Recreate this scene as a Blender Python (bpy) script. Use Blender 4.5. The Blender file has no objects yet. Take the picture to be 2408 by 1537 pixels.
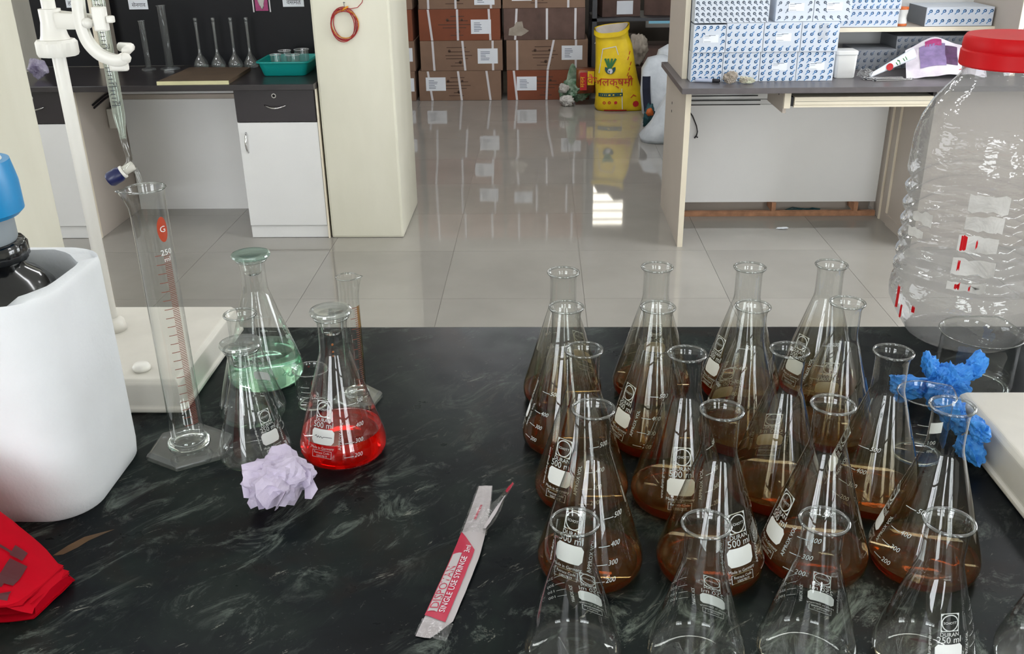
import bpy, bmesh, math, random
from mathutils import Vector, Matrix, noise
PI = math.pi
random.seed(7)
sc = bpy.context.scene
COL = sc.collection

# ------------------------------------------------------------------ camera
BZ = 0.90                      # bench top height, floor at z = 0
def cam_axes(p, yaw, roll):
    cy, sy = math.cos(yaw), math.sin(yaw)
    F = Vector((-sy*math.cos(p), cy*math.cos(p), -math.sin(p)))
    Rt = Vector((cy, sy, 0)); U = Rt.cross(F)
    c, s = math.cos(roll), math.sin(roll)
    return c*Rt + s*U, -s*Rt + c*U, F
R_, U_, F_ = cam_axes(math.radians(23.95), math.radians(1.95), math.radians(-0.86))
cd = bpy.data.cameras.new('camera'); cam = bpy.data.objects.new('camera', cd); COL.objects.link(cam)
M = Matrix((R_, U_, -F_)).transposed().to_4x4(); M.translation = Vector((0, 0, BZ + 0.605))
cam.matrix_world = M
cd.sensor_fit = 'HORIZONTAL'; cd.sensor_width = 36.0; cd.lens = 2225.0/2408.0*36.0
cd.clip_start = 0.05; cd.clip_end = 60
sc.camera = cam
# ------------------------------------------------------------------ world, exposure
w = bpy.data.worlds.new('world'); sc.world = w; w.use_nodes = True
w.node_tree.nodes['Background'].inputs[0].default_value = (0.75, 0.85, 1.0, 1)
w.node_tree.nodes['Background'].inputs[1].default_value = 1.0
sc.view_settings.view_transform = 'Standard'; sc.view_settings.look = 'None'
sc.view_settings.gamma = 1.0; sc.view_settings.use_curve_mapping = False
sc.view_settings.exposure = -0.12
sc.cycles.max_bounces = 16; sc.cycles.transparent_max_bounces = 64
sc.cycles.transmission_bounces = 16; sc.cycles.glossy_bounces = 6; sc.cycles.diffuse_bounces = 4
sc.cycles.volume_bounces = 2
WINDOW_POWER = 13.5             # daylight seen through the windows behind the camera
FAR_WINDOW_POWER = 6.0
LAMP_POWER = 36.0

# ------------------------------------------------------------------ materials
def lin(h):
    h = h.lstrip('#'); out = []
    for i in (0, 2, 4):
        c = int(h[i:i+2], 16)/255
        out.append(c/12.92 if c <= 0.04045 else ((c+0.055)/1.055)**2.4)
    return tuple(out)
def col4(c):
    if isinstance(c, str): c = lin(c)
    return (c[0], c[1], c[2], 1)
def newmat(name):
    m = bpy.data.materials.new(name); m.use_nodes = True
    nt = m.node_tree; nt.nodes.clear()
    return m, nt, nt.nodes.new('ShaderNodeOutputMaterial')
def nd(nt, kind, **inp):
    n = nt.nodes.new('ShaderNode' + kind)
    for k, v in inp.items():
        k2 = k.replace('_', ' ')
        n.inputs[k2 if k2 in n.inputs else k].default_value = v
    return n
def objco(nt, scale=(1, 1, 1), rot=(0, 0, 0)):
    t = nt.nodes.new('ShaderNodeTexCoord'); mp = nt.nodes.new('ShaderNodeMapping')
    mp.inputs['Scale'].default_value = scale; mp.inputs['Rotation'].default_value = rot
    nt.links.new(t.outputs['Object'], mp.inputs['Vector']); return mp.outputs[0]
def ramp(nt, fac, stops):
    r = nt.nodes.new('ShaderNodeValToRGB'); cr = r.color_ramp
    while len(cr.elements) > 1: cr.elements.remove(cr.elements[-1])
    cr.elements[0].position = stops[0][0]; cr.elements[0].color = col4(stops[0][1])
    for p, c in stops[1:]:
        e = cr.elements.new(p); e.color = col4(c)
    nt.links.new(fac, r.inputs[0]); return r.outputs[0]
def mixc(nt, fac, a, b, mode='MIX'):
    n = nt.nodes.new('ShaderNodeMix'); n.data_type = 'RGBA'; n.blend_type = mode
    for s, v in ((0, fac), (6, a), (7, b)):
        if hasattr(v, 'links'): nt.links.new(v, n.inputs[s])
        else: n.inputs[s].default_value = v if s == 0 else col4(v)
    return n.outputs[2]
def noise_t(nt, vec, scale, detail=4, rough=0.55, dist=0):
    n = nd(nt, 'TexNoise', Scale=scale, Detail=detail, Roughness=rough, Distortion=dist)
    nt.links.new(vec, n.inputs['Vector']); return n.outputs[0]
def solid(name, c, rough=0.5, metal=0.0, var=0.08, vscale=6.0, bump=0.0, bscale=60.0, spec=0.5, coat=0.0, trans=0.0, sheen=0.0):
    """plain surface with a little procedural unevenness of colour and relief"""
    m, nt, out = newmat(name)
    b = nd(nt, 'BsdfPrincipled', Roughness=rough, Metallic=metal)
    b.inputs['Specular IOR Level'].default_value = spec
    b.inputs['Coat Weight'].default_value = coat; b.inputs['Transmission Weight'].default_value = trans
    v = objco(nt)
    if var > 0:
        c3 = lin(c) if isinstance(c, str) else c
        lo = tuple(x*(1-var) for x in c3); hi = tuple(min(1, x*(1+var)) for x in c3)
        cc = ramp(nt, noise_t(nt, v, vscale), ((0.3, lo), (0.7, hi)))
        nt.links.new(cc, b.inputs['Base Color'])
    else: b.inputs['Base Color'].default_value = col4(c)
    if bump > 0:
        bn = nd(nt, 'Bump', Strength=bump, Distance=0.002)
        nt.links.new(noise_t(nt, v, bscale, 5), bn.inputs['Height']); nt.links.new(bn.outputs[0], b.inputs['Normal'])
    nt.links.new(b.outputs[0], out.inputs[0]); return m
def emit(name, c, s):
    m, nt, out = newmat(name); e = nd(nt, 'Emission', Strength=s); e.inputs[0].default_value = col4(c)
    nt.links.new(e.outputs[0], out.inputs[0]); return m
def thin_glass(name, tint=(0.97, 0.98, 0.97), edge=0.6, f0=0.05, rough=0.01, stain=None, bump=0.0, haze=0.0, hazec=(0.8, 0.8, 0.8), bscale=30, maxr=0.9, film=0.0):
    """a thin clear wall: mirror-like sheen growing towards grazing angles over a slightly tinted see-through wall"""
    m, nt, out = newmat(name); L = nt.links.new
    lw = nd(nt, 'LayerWeight', Blend=0.5)
    p = nd(nt, 'Math'); p.operation = 'POWER'; p.inputs[1].default_value = 4.0; L(lw.outputs['Facing'], p.inputs[0])
    mr = nd(nt, 'MapRange'); mr.inputs[3].default_value = f0; mr.inputs[4].default_value = maxr; L(p.outputs[0], mr.inputs[0])
    p2 = nd(nt, 'Math'); p2.operation = 'POWER'; p2.inputs[1].default_value = 2.5; L(lw.outputs['Facing'], p2.inputs[0])
    base = tint
    if stain:
        v = objco(nt); sx = nd(nt, 'SeparateXYZ'); L(v, sx.inputs[0])
        z = nd(nt, 'MapRange'); z.inputs[1].default_value = stain[1]; z.inputs[2].default_value = stain[2]; L(sx.outputs[2], z.inputs[0])
        n = noise_t(nt, v, 28, 3); ml = nd(nt, 'Math'); ml.operation = 'MULTIPLY'; L(z.outputs[0], ml.inputs[0])
        rr = ramp(nt, n, ((0.25, (0.35,)*3), (0.7, (1,)*3))); L(rr, ml.inputs[1])
        base = mixc(nt, ml.outputs[0], tint, stain[0])
    dark = mixc(nt, p2.outputs[0], base, tuple(t*edge for t in tint))
    if stain:
        dark = mixc(nt, p2.outputs[0], base, mixc(nt, 1.0, base, (edge,)*3, 'MULTIPLY'))
    t = nd(nt, 'BsdfTransparent'); L(dark, t.inputs[0])
    g = nd(nt, 'BsdfGlossy', Roughness=rough); g.inputs[0].default_value = (1, 1, 1, 1)
    if bump > 0:
        bn = nd(nt, 'Bump', Strength=bump, Distance=0.004)
        L(noise_t(nt, objco(nt, (1, 1, 2.2)), bscale, 3), bn.inputs['Height']); L(bn.outputs[0], g.inputs['Normal'])
    mx = nd(nt, 'MixShader'); L(mr.outputs[0], mx.inputs[0]); L(t.outputs[0], mx.inputs[1]); L(g.outputs[0], mx.inputs[2])
    res = mx
    if film > 0:
        fd = nd(nt, 'BsdfDiffuse'); fd.inputs[0].default_value = (0.14, 0.105, 0.03, 1)
        ff = nd(nt, 'Math'); ff.operation = 'MULTIPLY'; ff.inputs[1].default_value = film; L(ml.outputs[0], ff.inputs[0])
        fm = nd(nt, 'MixShader'); L(ff.outputs[0], fm.inputs[0]); L(mx.outputs[0], fm.inputs[1]); L(fd.outputs[0], fm.inputs[2]); res = fm
    if haze > 0:
        d = nd(nt, 'BsdfTranslucent'); d.inputs[0].default_value = col4(hazec)
        d2 = nd(nt, 'BsdfDiffuse'); d2.inputs[0].default_value = col4(hazec)
        dm = nd(nt, 'MixShader'); dm.inputs[0].default_value = 0.5; L(d.outputs[0], dm.inputs[1]); L(d2.outputs[0], dm.inputs[2])
        m2 = nd(nt, 'MixShader'); m2.inputs[0].default_value = haze; L(mx.outputs[0], m2.inputs[1]); L(dm.outputs[0], m2.inputs[2]); res = m2
    L(res.outputs[0], out.inputs[0]); return m
def solid_glass(name, c=(0.96, 0.98, 0.97), rough=0.0):
    m, nt, out = newmat(name); g = nd(nt, 'BsdfGlass', Roughness=rough, IOR=1.47); g.inputs[0].default_value = col4(c)
    nt.links.new(g.outputs[0], out.inputs[0]); return m
def liquid(name, scat, absorb, dens_s, dens_a):
    """clear refracting liquid, coloured by what its body absorbs and scatters"""
    m, nt, out = newmat(name); L = nt.links.new
    g = nd(nt, 'BsdfGlass', Roughness=0.0, IOR=1.33)
    vs = nd(nt, 'VolumeScatter', Density=dens_s); vs.inputs[0].default_value = col4(scat)
    va = nd(nt, 'VolumeAbsorption', Density=dens_a); va.inputs[0].default_value = col4(absorb)
    ad = nd(nt, 'AddShader'); L(vs.outputs[0], ad.inputs[0]); L(va.outputs[0], ad.inputs[1])
    L(g.outputs[0], out.inputs[0]); L(ad.outputs[0], out.inputs[1]); return m

def granite():
    m, nt, out = newmat('granite'); L = nt.links.new
    b = nd(nt, 'BsdfPrincipled', Roughness=0.22); b.inputs['Specular IOR Level'].default_value = 0.07
    v = objco(nt)
    base = ramp(nt, noise_t(nt, v, 9, 6, 0.6, 0.6), ((0.30, '#0a0c0f'), (0.45, '#101417'), (0.58, '#171e1d'), (0.72, '#232826')))
    brown = ramp(nt, noise_t(nt, v, 5.0, 5, 0.6, 1.0), ((0.55, (0, 0, 0)), (0.75, (1, 1, 1))))
    base = mixc(nt, brown, base, '#1f1815')
    def aniso(ang, sc):
        a = nt.nodes.new('ShaderNodeMapping'); a.inputs['Rotation'].default_value = (0, 0, math.radians(ang)); L(v, a.inputs['Vector'])
        c = nt.nodes.new('ShaderNodeMapping'); c.inputs['Scale'].default_value = sc; L(a.outputs[0], c.inputs['Vector']); return c.outputs[0]
    sep = nd(nt, 'SeparateXYZ'); L(v, sep.inputs[0])
    front = nd(nt, 'MapRange'); front.inputs[1].default_value = 0.30; front.inputs[2].default_value = -0.12; L(sep.outputs[1], front.inputs[0])   # slab is more veined towards its front edge
    mask = ramp(nt, noise_t(nt, v, 4.2, 4, 0.6), ((0.40, (0, 0, 0)), (0.57, (1, 1, 1))))
    fr = ramp(nt, front.outputs[0], ((0, (0.25,)*3), (1, (1, 1, 1))))
    mask = mixc(nt, 1.0, mask, fr, 'MULTIPLY')
    st = ramp(nt, noise_t(nt, aniso(-52, (0.9, 1.9, 1)), 12, 10, 0.78, 1.2), ((0.52, (0, 0, 0)), (0.58, (0.3,)*3), (0.66, (0.85,)*3)))
    mm = mixc(nt, 1.0, st, mask, 'MULTIPLY')
    base = mixc(nt, mm, base, '#88928a')
    st2 = ramp(nt, noise_t(nt, aniso(-40, (0.9, 2.8, 1)), 20, 8, 0.78, 0.8), ((0.62, (0, 0, 0)), (0.68, (0.75,)*3)))
    base = mixc(nt, mixc(nt, 1.0, st2, fr, 'MULTIPLY'), base, '#a0a096')
    sp = ramp(nt, noise_t(nt, v, 150, 3, 0.7), ((0.66, (0, 0, 0)), (0.78, (0.35,)*3)))
    base = mixc(nt, sp, base, '#7d807a')
    L(base, b.inputs['Base Color'])
    rr = nd(nt, 'MapRange'); rr.inputs[3].default_value = 0.2; rr.inputs[4].default_value = 0.42
    L(noise_t(nt, v, 22, 4), rr.inputs[0]); L(rr.outputs[0], b.inputs['Roughness'])
    L(b.outputs[0], out.inputs[0]); return m
def tile_mat():
    m, nt, out = newmat('floor_tile_glaze'); L = nt.links.new
    b = nd(nt, 'BsdfPrincipled', Roughness=0.04); b.inputs['Specular IOR Level'].default_value = 0.62
    t = nt.nodes.new('ShaderNodeTexCoord'); geo = nt.nodes.new('ShaderNodeNewGeometry')
    oi = nt.nodes.new('ShaderNodeObjectInfo')
    c = ramp(nt, noise_t(nt, geo.outputs['Position'], 2.2, 5), ((0.3, '#95918b'), (0.7, '#9f9b95')))
    c2 = ramp(nt, oi.outputs['Random'], ((0, '#cfcfcf'), (1, '#ffffff')))
    cc = mixc(nt, 0.25, c, c2, 'MULTIPLY'); L(cc, b.inputs['Base Color'])
    bn = nd(nt, 'Bump', Strength=0.012, Distance=0.01); L(noise_t(nt, geo.outputs['Position'], 3.0, 2), bn.inputs['Height']); L(bn.outputs[0], b.inputs['Normal'])
    L(b.outputs[0], out.inputs[0]); return m
def stained_wall(name, c, c2, low=None):
    m, nt, out = newmat(name); L = nt.links.new
    b = nd(nt, 'BsdfPrincipled', Roughness=0.75)
    v = objco(nt, (1, 1, 0.35)); cc = ramp(nt, noise_t(nt, v, 4.5, 4), ((0.35, c), (0.75, c2)))
    L(cc, b.inputs['Base Color'])
    bn = nd(nt, 'Bump', Strength=0.08, Distance=0.004); L(noise_t(nt, objco(nt), 40, 4), bn.inputs['Height']); L(bn.outputs[0], b.inputs['Normal'])
    L(b.outputs[0], out.inputs[0]); return m
def crease_mat(name, c, c2, rough=0.6, scale=30, bump=0.4, spec=0.4):
    m, nt, out = newmat(name); L = nt.links.new
    b = nd(nt, 'BsdfPrincipled', Roughness=rough); b.inputs['Specular IOR Level'].default_value = spec
    v = objco(nt); n = noise_t(nt, v, scale, 4)
    L(ramp(nt, n, ((0.35, c), (0.65, c2))), b.inputs['Base Color'])
    bn = nd(nt, 'Bump', Strength=bump, Distance=0.004); L(noise_t(nt, v, scale*1.6, 3, 0.6, 1.5), bn.inputs['Height']); L(bn.outputs[0], b.inputs['Normal'])
    L(b.outputs[0], out.inputs[0]); return m

MT = {}
MT['granite'] = granite(); MT['tile'] = tile_mat()
MT['grout'] = solid('grout', '#8f897f', 0.8)
MT['pillar'] = stained_wall('pillar_paint', '#d6d3c2', '#e0ddce')
MT['wall'] = stained_wall('wall_paint', '#cfcdc2', '#dad8ce')
MT['darkwall'] = stained_wall('storeroom_wall', '#55504a', '#625c55')
MT['ceil'] = solid('ceiling_white', '#e6e6e2', 0.9)
MT['lam_w'] = solid('white_laminate', '#e4e4e4', 0.35, var=0.03, vscale=3)
MT['lam_p'] = solid('white_panel_board', '#f4f4f4', 0.4, var=0.02, vscale=3)
MT['lam_c'] = solid('cream_edge', '#e6dcc8', 0.45, var=0.03)
MT['lam_b'] = solid('taupe_laminate', '#b8aea4', 0.5, var=0.04, vscale=3)
MT['lam_k'] = solid('dark_laminate', '#2b2529', 0.4, var=0.1)
MT['ctop'] = solid('dark_worktop', '#2e2a2c', 0.28, var=0.15, vscale=20)
MT['ctop2'] = solid('desk_worktop', '#5a5557', 0.35, var=0.1, vscale=20)
MT['black'] = solid('black_backboard', '#101014', 0.4, var=0.2, vscale=4, spec=0.2)
MT['chrome'] = solid('chrome', '#d8d8d8', 0.18, 1.0, 0.03)
MT['hole'] = solid('recess_shade', '#0b0a0a', 0.8)  # near-black, puts the shade of holes and gaps into colour
MT['rawwood'] = solid('raw_plywood', '#a5785a', 0.7, var=0.25, vscale=25)
MT['paper'] = solid('white_paper', '#dfe3ea', 0.7, var=0.03)
MT['ink'] = solid('black_ink', '#23222a', 0.6, var=0)
MT['gprint'] = solid('white_enamel_print', '#c4c8c6', 0.55, var=0.02)
MT['gpatch'] = solid('white_enamel_patch', '#dfe1df', 0.6, var=0.02)
MT['glass'] = thin_glass('flask_glass')
MT['glass_b'] = thin_glass('stained_flask_glass', stain=((0.62, 0.50, 0.26), 0.115, 0.03), film=0.06)
MT['rimglass'] = solid_glass('rim_glass')
MT['bead'] = thin_glass('bead_glass', (0.80, 0.82, 0.81), 0.25, 0.10, 0.03, maxr=0.55)
MT['frost'] = thin_glass('thick_glass', (0.9, 0.92, 0.91), 0.5, 0.12, 0.03, haze=0.03, hazec=(0.7, 0.72, 0.7))
MT['disc'] = thin_glass('stopper_glass', (0.9, 0.92, 0.91), 0.5, 0.09, 0.04, haze=0.10, hazec=(0.6, 0.63, 0.61))
MT['brown'] = liquid('brown_digest', (0.90, 0.30, 0.02), (0.84, 0.42, 0.05), 9, 165)
MT['red'] = liquid('red_indicator', (1.0, 0.05, 0.01), (0.97, 0.03, 0.01), 10, 70)
MT['green'] = liquid('green_titrate', (0.80, 1.0, 0.88), (0.45, 0.97, 0.70), 3, 12)
MT['foam'] = solid('polystyrene', '#dcdee1', 0.85, var=0.03, vscale=12, bump=0.25, bscale=220)
MT['pvc'] = solid('white_plastic', '#dedbd4', 0.35, var=0.03)
MT['pvc2'] = solid('offwhite_plastic', '#c6c2b9', 0.4, var=0.06, vscale=14)
MT['navy'] = solid('navy_knob', '#121a4a', 0.35, var=0)
MT['blueplastic'] = solid('blue_plastic', '#0f82bd', 0.35, var=0.03)
MT['greyplastic'] = solid('grey_plastic', '#8d959b', 0.45, var=0.05)
MT['blackglass'] = solid('black_bottle_glass', '#07090c', 0.12, var=0, spec=0.7)
MT['redcloth'] = crease_mat('red_bag', '#a80218', '#b8051d', 0.7, 14, 0.15, 0.08)
MT['darkred'] = solid('dark_print', '#4a0814', 0.6, var=0.05)
MT['lilac'] = crease_mat('lilac_paper', '#b9aec6', '#c8bed2', 0.8, 45, 0.3)
MT['scaleink'] = solid('brown_scale_ink', '#7d4030', 0.6, var=0.05)
MT['orange'] = solid('orange_ink', '#a83a1a', 0.6, var=0.05)
MT['redlid'] = solid('red_lid', '#b80812', 0.45, var=0.04, spec=0.2)
MT['bluenit'] = crease_mat('blue_nitrile', '#2f7fd6', '#4a9aea', 0.5, 60, 0.5)
MT['carton'] = solid('brown_cardboard', '#7d6352', 0.85, var=0.1, vscale=5)
MT['carton2'] = solid('reddish_cardboard', '#7a432c', 0.85, var=0.12, vscale=5)
MT['carton3'] = solid('stained_cardboard', '#5c4740', 0.85, var=0.3, vscale=6)
MT['cartonp'] = solid('carton_print', '#4e3a2f', 0.85, var=0)
MT['strap'] = solid('plastic_strap', '#cfccd0', 0.35, var=0.04)
MT['teal'] = solid('teal_plastic', '#0e9590', 0.35, var=0.04)
MT['ply'] = solid('wooden_board', '#5a4a3c', 0.55, var=0.15, vscale=8)
MT['plyedge'] = solid('pale_board_edge', '#c9c49a', 0.6, var=0.08)
MT['ysack'] = crease_mat('yellow_woven_sack', '#d9b511', '#e8c91c', 0.5, 10, 0.25)
MT['wsack'] = crease_mat('white_woven_sack', '#b9bfc6', '#cdd2d8', 0.6, 12, 0.3)
MT['sackin'] = crease_mat('sack_lining', '#b5aca3', '#c6beb6', 0.8, 10, 0.2)
MT['redprint'] = solid('red_print', '#b51a22', 0.55, var=0.05)
MT['greenprint'] = solid('green_print', '#2c6b37', 0.55, var=0.1)
MT['tealprint'] = solid('dark_teal_print', '#12454c', 0.55, var=0.05)
MT['gbag'] = crease_mat('green_plastic_bag', '#2e5a3c', '#8fa08e', 0.35, 14, 0.5)
MT['whitebag'] = crease_mat('white_plastic_bag', '#a9a5a0', '#c9c6c2', 0.4, 20, 0.5)
MT['navycloth'] = crease_mat('navy_cloth', '#101424', '#1b2134', 0.8, 10, 0.4)
MT['cloth'] = crease_mat('beige_cloth', '#8f857a', '#a59b8f', 0.85, 12, 0.4)
MT['boxw'] = solid('printed_carton', '#c6cdd8', 0.5, var=0.03)
MT['boxg'] = solid('shaded_carton', '#74777d', 0.6, var=0.05)  # darker copy of the carton colour, with shade put into it
MT['bluep'] = solid('blue_arrow_print', '#1c6fae', 0.5, var=0.08)
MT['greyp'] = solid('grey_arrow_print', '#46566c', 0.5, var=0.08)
MT['milky'] = solid('milky_plastic', '#d6d5d3', 0.4, var=0.03)
MT['thread'] = solid('red_thread', '#9b2226', 0.7, var=0.25, vscale=60)
MT['thready'] = solid('yellow_thread', '#c8871e', 0.7, var=0.2, vscale=60)
MT['steel'] = solid('grey_steel', '#57585c', 0.4, 0.6, 0.1)
MT['wire'] = solid('black_wire', '#26252a', 0.5, var=0)
MT['pinkprint'] = solid('magenta_print', '#9a2f68', 0.5, var=0.2, vscale=40)
MT['purpleprint'] = solid('mauve_print', '#7d6a94', 0.5, var=0.3, vscale=25)
MT['jar'] = thin_glass('jar_plastic', (0.93, 0.93, 0.93), 0.7, 0.06, 0.06, bump=0.9, haze=0.30, hazec=(0.34, 0.34, 0.34), bscale=24)
MT['clearfilm'] = thin_glass('clear_film', (0.93, 0.93, 0.93), 0.7, 0.06, 0.12, bump=0.5, haze=0.04, bscale=120)
MT['wrapw'] = solid('wrapper_paper', '#b9b2b5', 0.7, var=0.04)
MT['pinksyr'] = solid('crimson_print', '#b4083a', 0.4, var=0.05)
MT['ochre'] = solid('ochre_stain', '#553a10', 0.5, var=0.3, vscale=30)
MT['backdrop'] = solid('backdrop_black', '#17171a', 0.5, var=0.1)
MT['olive'] = solid('olive_plinth', '#5e624a', 0.6)
MT['orangecap'] = solid('orange_cap', '#c8642a', 0.5, var=0.05)
MT['residue'] = solid('orange_residue', '#8a4a10', 0.3, var=0.2, vscale=80)

# ------------------------------------------------------------------ mesh helpers
def mesh(name, verts, faces, mat, smooth=False):
    me = bpy.data.meshes.new(name); me.from_pydata([tuple(v) for v in verts], [], faces); me.update()
    if mat is not None: me.materials.append(MT[mat] if isinstance(mat, str) else mat)
    if smooth:
        for p in me.polygons: p.use_smooth = True
    return me
def link(name, me, parent=None, loc=(0, 0, 0), rz=0.0, rot=None):
    o = bpy.data.objects.new(name, me); COL.objects.link(o); o.location = loc
    o.rotation_euler = rot if rot else (0, 0, rz)
    if parent: o.parent = parent
    return o
def tag(o, label, cat=None, group=None, kind=None):
    o['label'] = label
    if cat: o['category'] = cat
    if group: o['group'] = group
    if kind: o['kind'] = kind
    return o
def thing(name, label, cat, loc=(0, 0, 0), rz=0.0, group=None):
    o = bpy.data.objects.new(name, None); COL.objects.link(o); o.location = loc; o.rotation_euler = (0, 0, rz); o.empty_display_size = 0.02
    return tag(o, label, cat, group)
def struct(o): o['kind'] = 'structure'; return o
class MB:
    def __init__(s): s.v = []; s.f = []
    def add(s, v, f):
        n = len(s.v); s.v += [tuple(x) for x in v]; s.f += [tuple(i+n for i in q) for q in f]; return s
    def box(s, x0, x1, y0, y1, z0, z1):
        return s.add([(x0, y0, z0), (x1, y0, z0), (x1, y1, z0), (x0, y1, z0), (x0, y0, z1), (x1, y0, z1), (x1, y1, z1), (x0, y1, z1)],
                     [(0, 3, 2, 1), (4, 5, 6, 7), (0, 1, 5, 4), (1, 2, 6, 5), (2, 3, 7, 6), (3, 0, 4, 7)])
    def tube(s, pts, r, n=8, cap=True):
        pts = [Vector(p) for p in pts]; rs = r if isinstance(r, (list, tuple)) else [r]*len(pts)
        prev = None; rings = []
        for i, p in enumerate(pts):
            t = (pts[min(i+1, len(pts)-1)] - pts[max(i-1, 0)]).normalized()
            if prev is None:
                a = Vector((0, 0, 1)) if abs(t.z) < 0.9 else Vector((1, 0, 0)); u = t.cross(a).normalized()
            else: u = (prev - t*prev.dot(t)).normalized()
            prev = u; v = t.cross(u)
            rings.append([p + (u*math.cos(2*PI*k/n) + v*math.sin(2*PI*k/n))*rs[i] for k in range(n)])
        vv = [q for rg in rings for q in rg]; ff = []
        for i in range(len(pts)-1):
            for k in range(n): ff.append((i*n+k, i*n+(k+1) % n, (i+1)*n+(k+1) % n, (i+1)*n+k))
        if cap: ff.append(tuple(range(n-1, -1, -1))); ff.append(tuple((len(pts)-1)*n+k for k in range(n)))
        return s.add(vv, ff)
    def lathe(s, prof, n=32, cx=0, cy=0, cap0=False, cap1=False, fn=None):
        """prof: list of (r, z); r == 0 closes the surface"""
        vv = []; idx = []
        for (r, z) in prof:
            if r <= 1e-6: idx.append([len(vv)]*n); vv.append((cx, cy, z))
            else:
                row = []
                for k in range(n):
                    a = 2*PI*k/n; rr, zz = (fn(a, r, z) if fn else (r, z))
                    row.append(len(vv)); vv.append((cx+rr*math.sin(a), cy-rr*math.cos(a), zz))
                idx.append(row)
        ff = []
        for i in range(len(prof)-1):
            for k in range(n):
                q = [idx[i][k], idx[i][(k+1) % n], idx[i+1][(k+1) % n], idx[i+1][k]]
                q2 = []
                for x in q:
                    if x not in q2: q2.append(x)
                if len(q2) > 2: ff.append(tuple(q2))
        if cap0: ff.append(tuple(reversed(idx[0])))
        if cap1: ff.append(tuple(idx[-1]))
        return s.add(vv, ff)
    def prism(s, poly, z0, z1):
        n = len(poly)
        return s.add([(x, y, z0) for x, y in poly] + [(x, y, z1) for x, y in poly],
                     [tuple(range(n-1, -1, -1)), tuple(range(n, 2*n))] + [(i, (i+1) % n, n+(i+1) % n, n+i) for i in range(n)])
    def loft(s, rings, cap0=True, cap1=True):
        n = len(rings[0]); vv = [p for r in rings for p in r]; ff = []
        for i in range(len(rings)-1):
            for k in range(n): ff.append((i*n+k, i*n+(k+1) % n, (i+1)*n+(k+1) % n, (i+1)*n+k))
        if cap0: ff.append(tuple(range(n-1, -1, -1)))
        if cap1: ff.append(tuple((len(rings)-1)*n+k for k in range(n)))
        return s.add(vv, ff)
    def grid(s, nu, nv, fn, closed=False):
        vv = [fn(i/nu, j/nv) for j in range(nv+1) for i in range(nu+1)]
        ff = [(j*(nu+1)+i, j*(nu+1)+i+1, (j+1)*(nu+1)+i+1, (j+1)*(nu+1)+i) for j in range(nv) for i in range(nu)]
        return s.add(vv, ff)
    def map(s, fn): s.v = [tuple(fn(Vector(p))) for p in s.v]; return s
    def me(s, name, mat, smooth=False): return mesh(name, s.v, s.f, mat, smooth)
def bevel(me, wd, seg=2):
    bm = bmesh.new(); bm.from_mesh(me)
    bmesh.ops.bevel(bm, geom=[e for e in bm.edges if len(e.link_faces) == 2 and e.calc_face_angle(0) > 0.6] , offset=wd, segments=seg, profile=0.6, affect='EDGES')
    bm.to_mesh(me); bm.free(); return me
def autosmooth(me, deg=35):
    bm = bmesh.new(); bm.from_mesh(me)
    for f in bm.faces: f.smooth = True
    for e in bm.edges: e.smooth = not (len(e.link_faces) == 2 and e.calc_face_angle(0) > math.radians(deg))
    bm.to_mesh(me); bm.free(); return me
def wbox(name, parent, x0, x1, y0, y1, z0, z1, mat, bv=0.0):
    """box part given in world coordinates under an unrotated parent"""
    o = parent.location if parent else Vector((0, 0, 0))
    me = MB().box(x0-o.x, x1-o.x, y0-o.y, y1-o.y, z0-o.z, z1-o.z).me(name, mat)
    if bv: bevel(me, bv)
    return link(name, me, parent)
def wpart(name, parent, mb, mat, smooth=False, auto=None):
    o = parent.location if parent else Vector((0, 0, 0))
    mb.v = [(x-o.x, y-o.y, z-o.z) for x, y, z in mb.v]
    me = mb.me(name, mat, smooth)
    if auto: autosmooth(me, auto)
    return link(name, me, parent)
_tc = {}
def text2d(s, size, align='CENTER'):
    """flat letters as (verts, faces) in the xy plane, cap height about 0.7*size"""
    k = (s, align)
    if k not in _tc:
        c = bpy.data.curves.new('lettering', 'FONT'); c.body = s; c.size = 1; c.align_x = align; c.resolution_u = 2
        o = bpy.data.objects.new('lettering', c); COL.objects.link(o)
        dg = bpy.context.evaluated_depsgraph_get()
        m = bpy.data.meshes.new_from_object(o.evaluated_get(dg))
        _tc[k] = ([tuple(v.co) for v in m.vertices], [tuple(p.vertices) for p in m.polygons])
        bpy.data.objects.remove(o); bpy.data.curves.remove(c); bpy.data.meshes.remove(m)
    v, f = _tc[k]
    return [(x*size, y*size, 0) for x, y, z in v], f
def frame2d(x0, x1, y0, y1, t):
    """hollow rectangle outline"""
    m = MB()
    for a in ((x0, x1, y0, y0+t), (x0, x1, y1-t, y1), (x0, x0+t, y0+t, y1-t), (x1-t, x1, y0+t, y1-t)):
        m.add([(a[0], a[2], 0), (a[1], a[2], 0), (a[1], a[3], 0), (a[0], a[3], 0)], [(0, 1, 2, 3)])
    return m.v, m.f
def quad2d(x0, x1, y0, y1, nx=1):
    v = []; f = []
    for i in range(nx+1):
        x = x0+(x1-x0)*i/nx; v += [(x, y0, 0), (x, y1, 0)]
    for i in range(nx): f.append((2*i, 2*i+2, 2*i+3, 2*i+1))
    return v, f
def ring2d(cx, cy, r0, r1, n=24, a0=0, a1=2*PI):
    v = []; f = []
    for i in range(n+1):
        a = a0+(a1-a0)*i/n; v += [(cx+r0*math.cos(a), cy+r0*math.sin(a), 0), (cx+r1*math.cos(a), cy+r1*math.sin(a), 0)]
    for i in range(n): f.append((2*i, 2*i+1, 2*i+3, 2*i+2))
    return v, f
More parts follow.
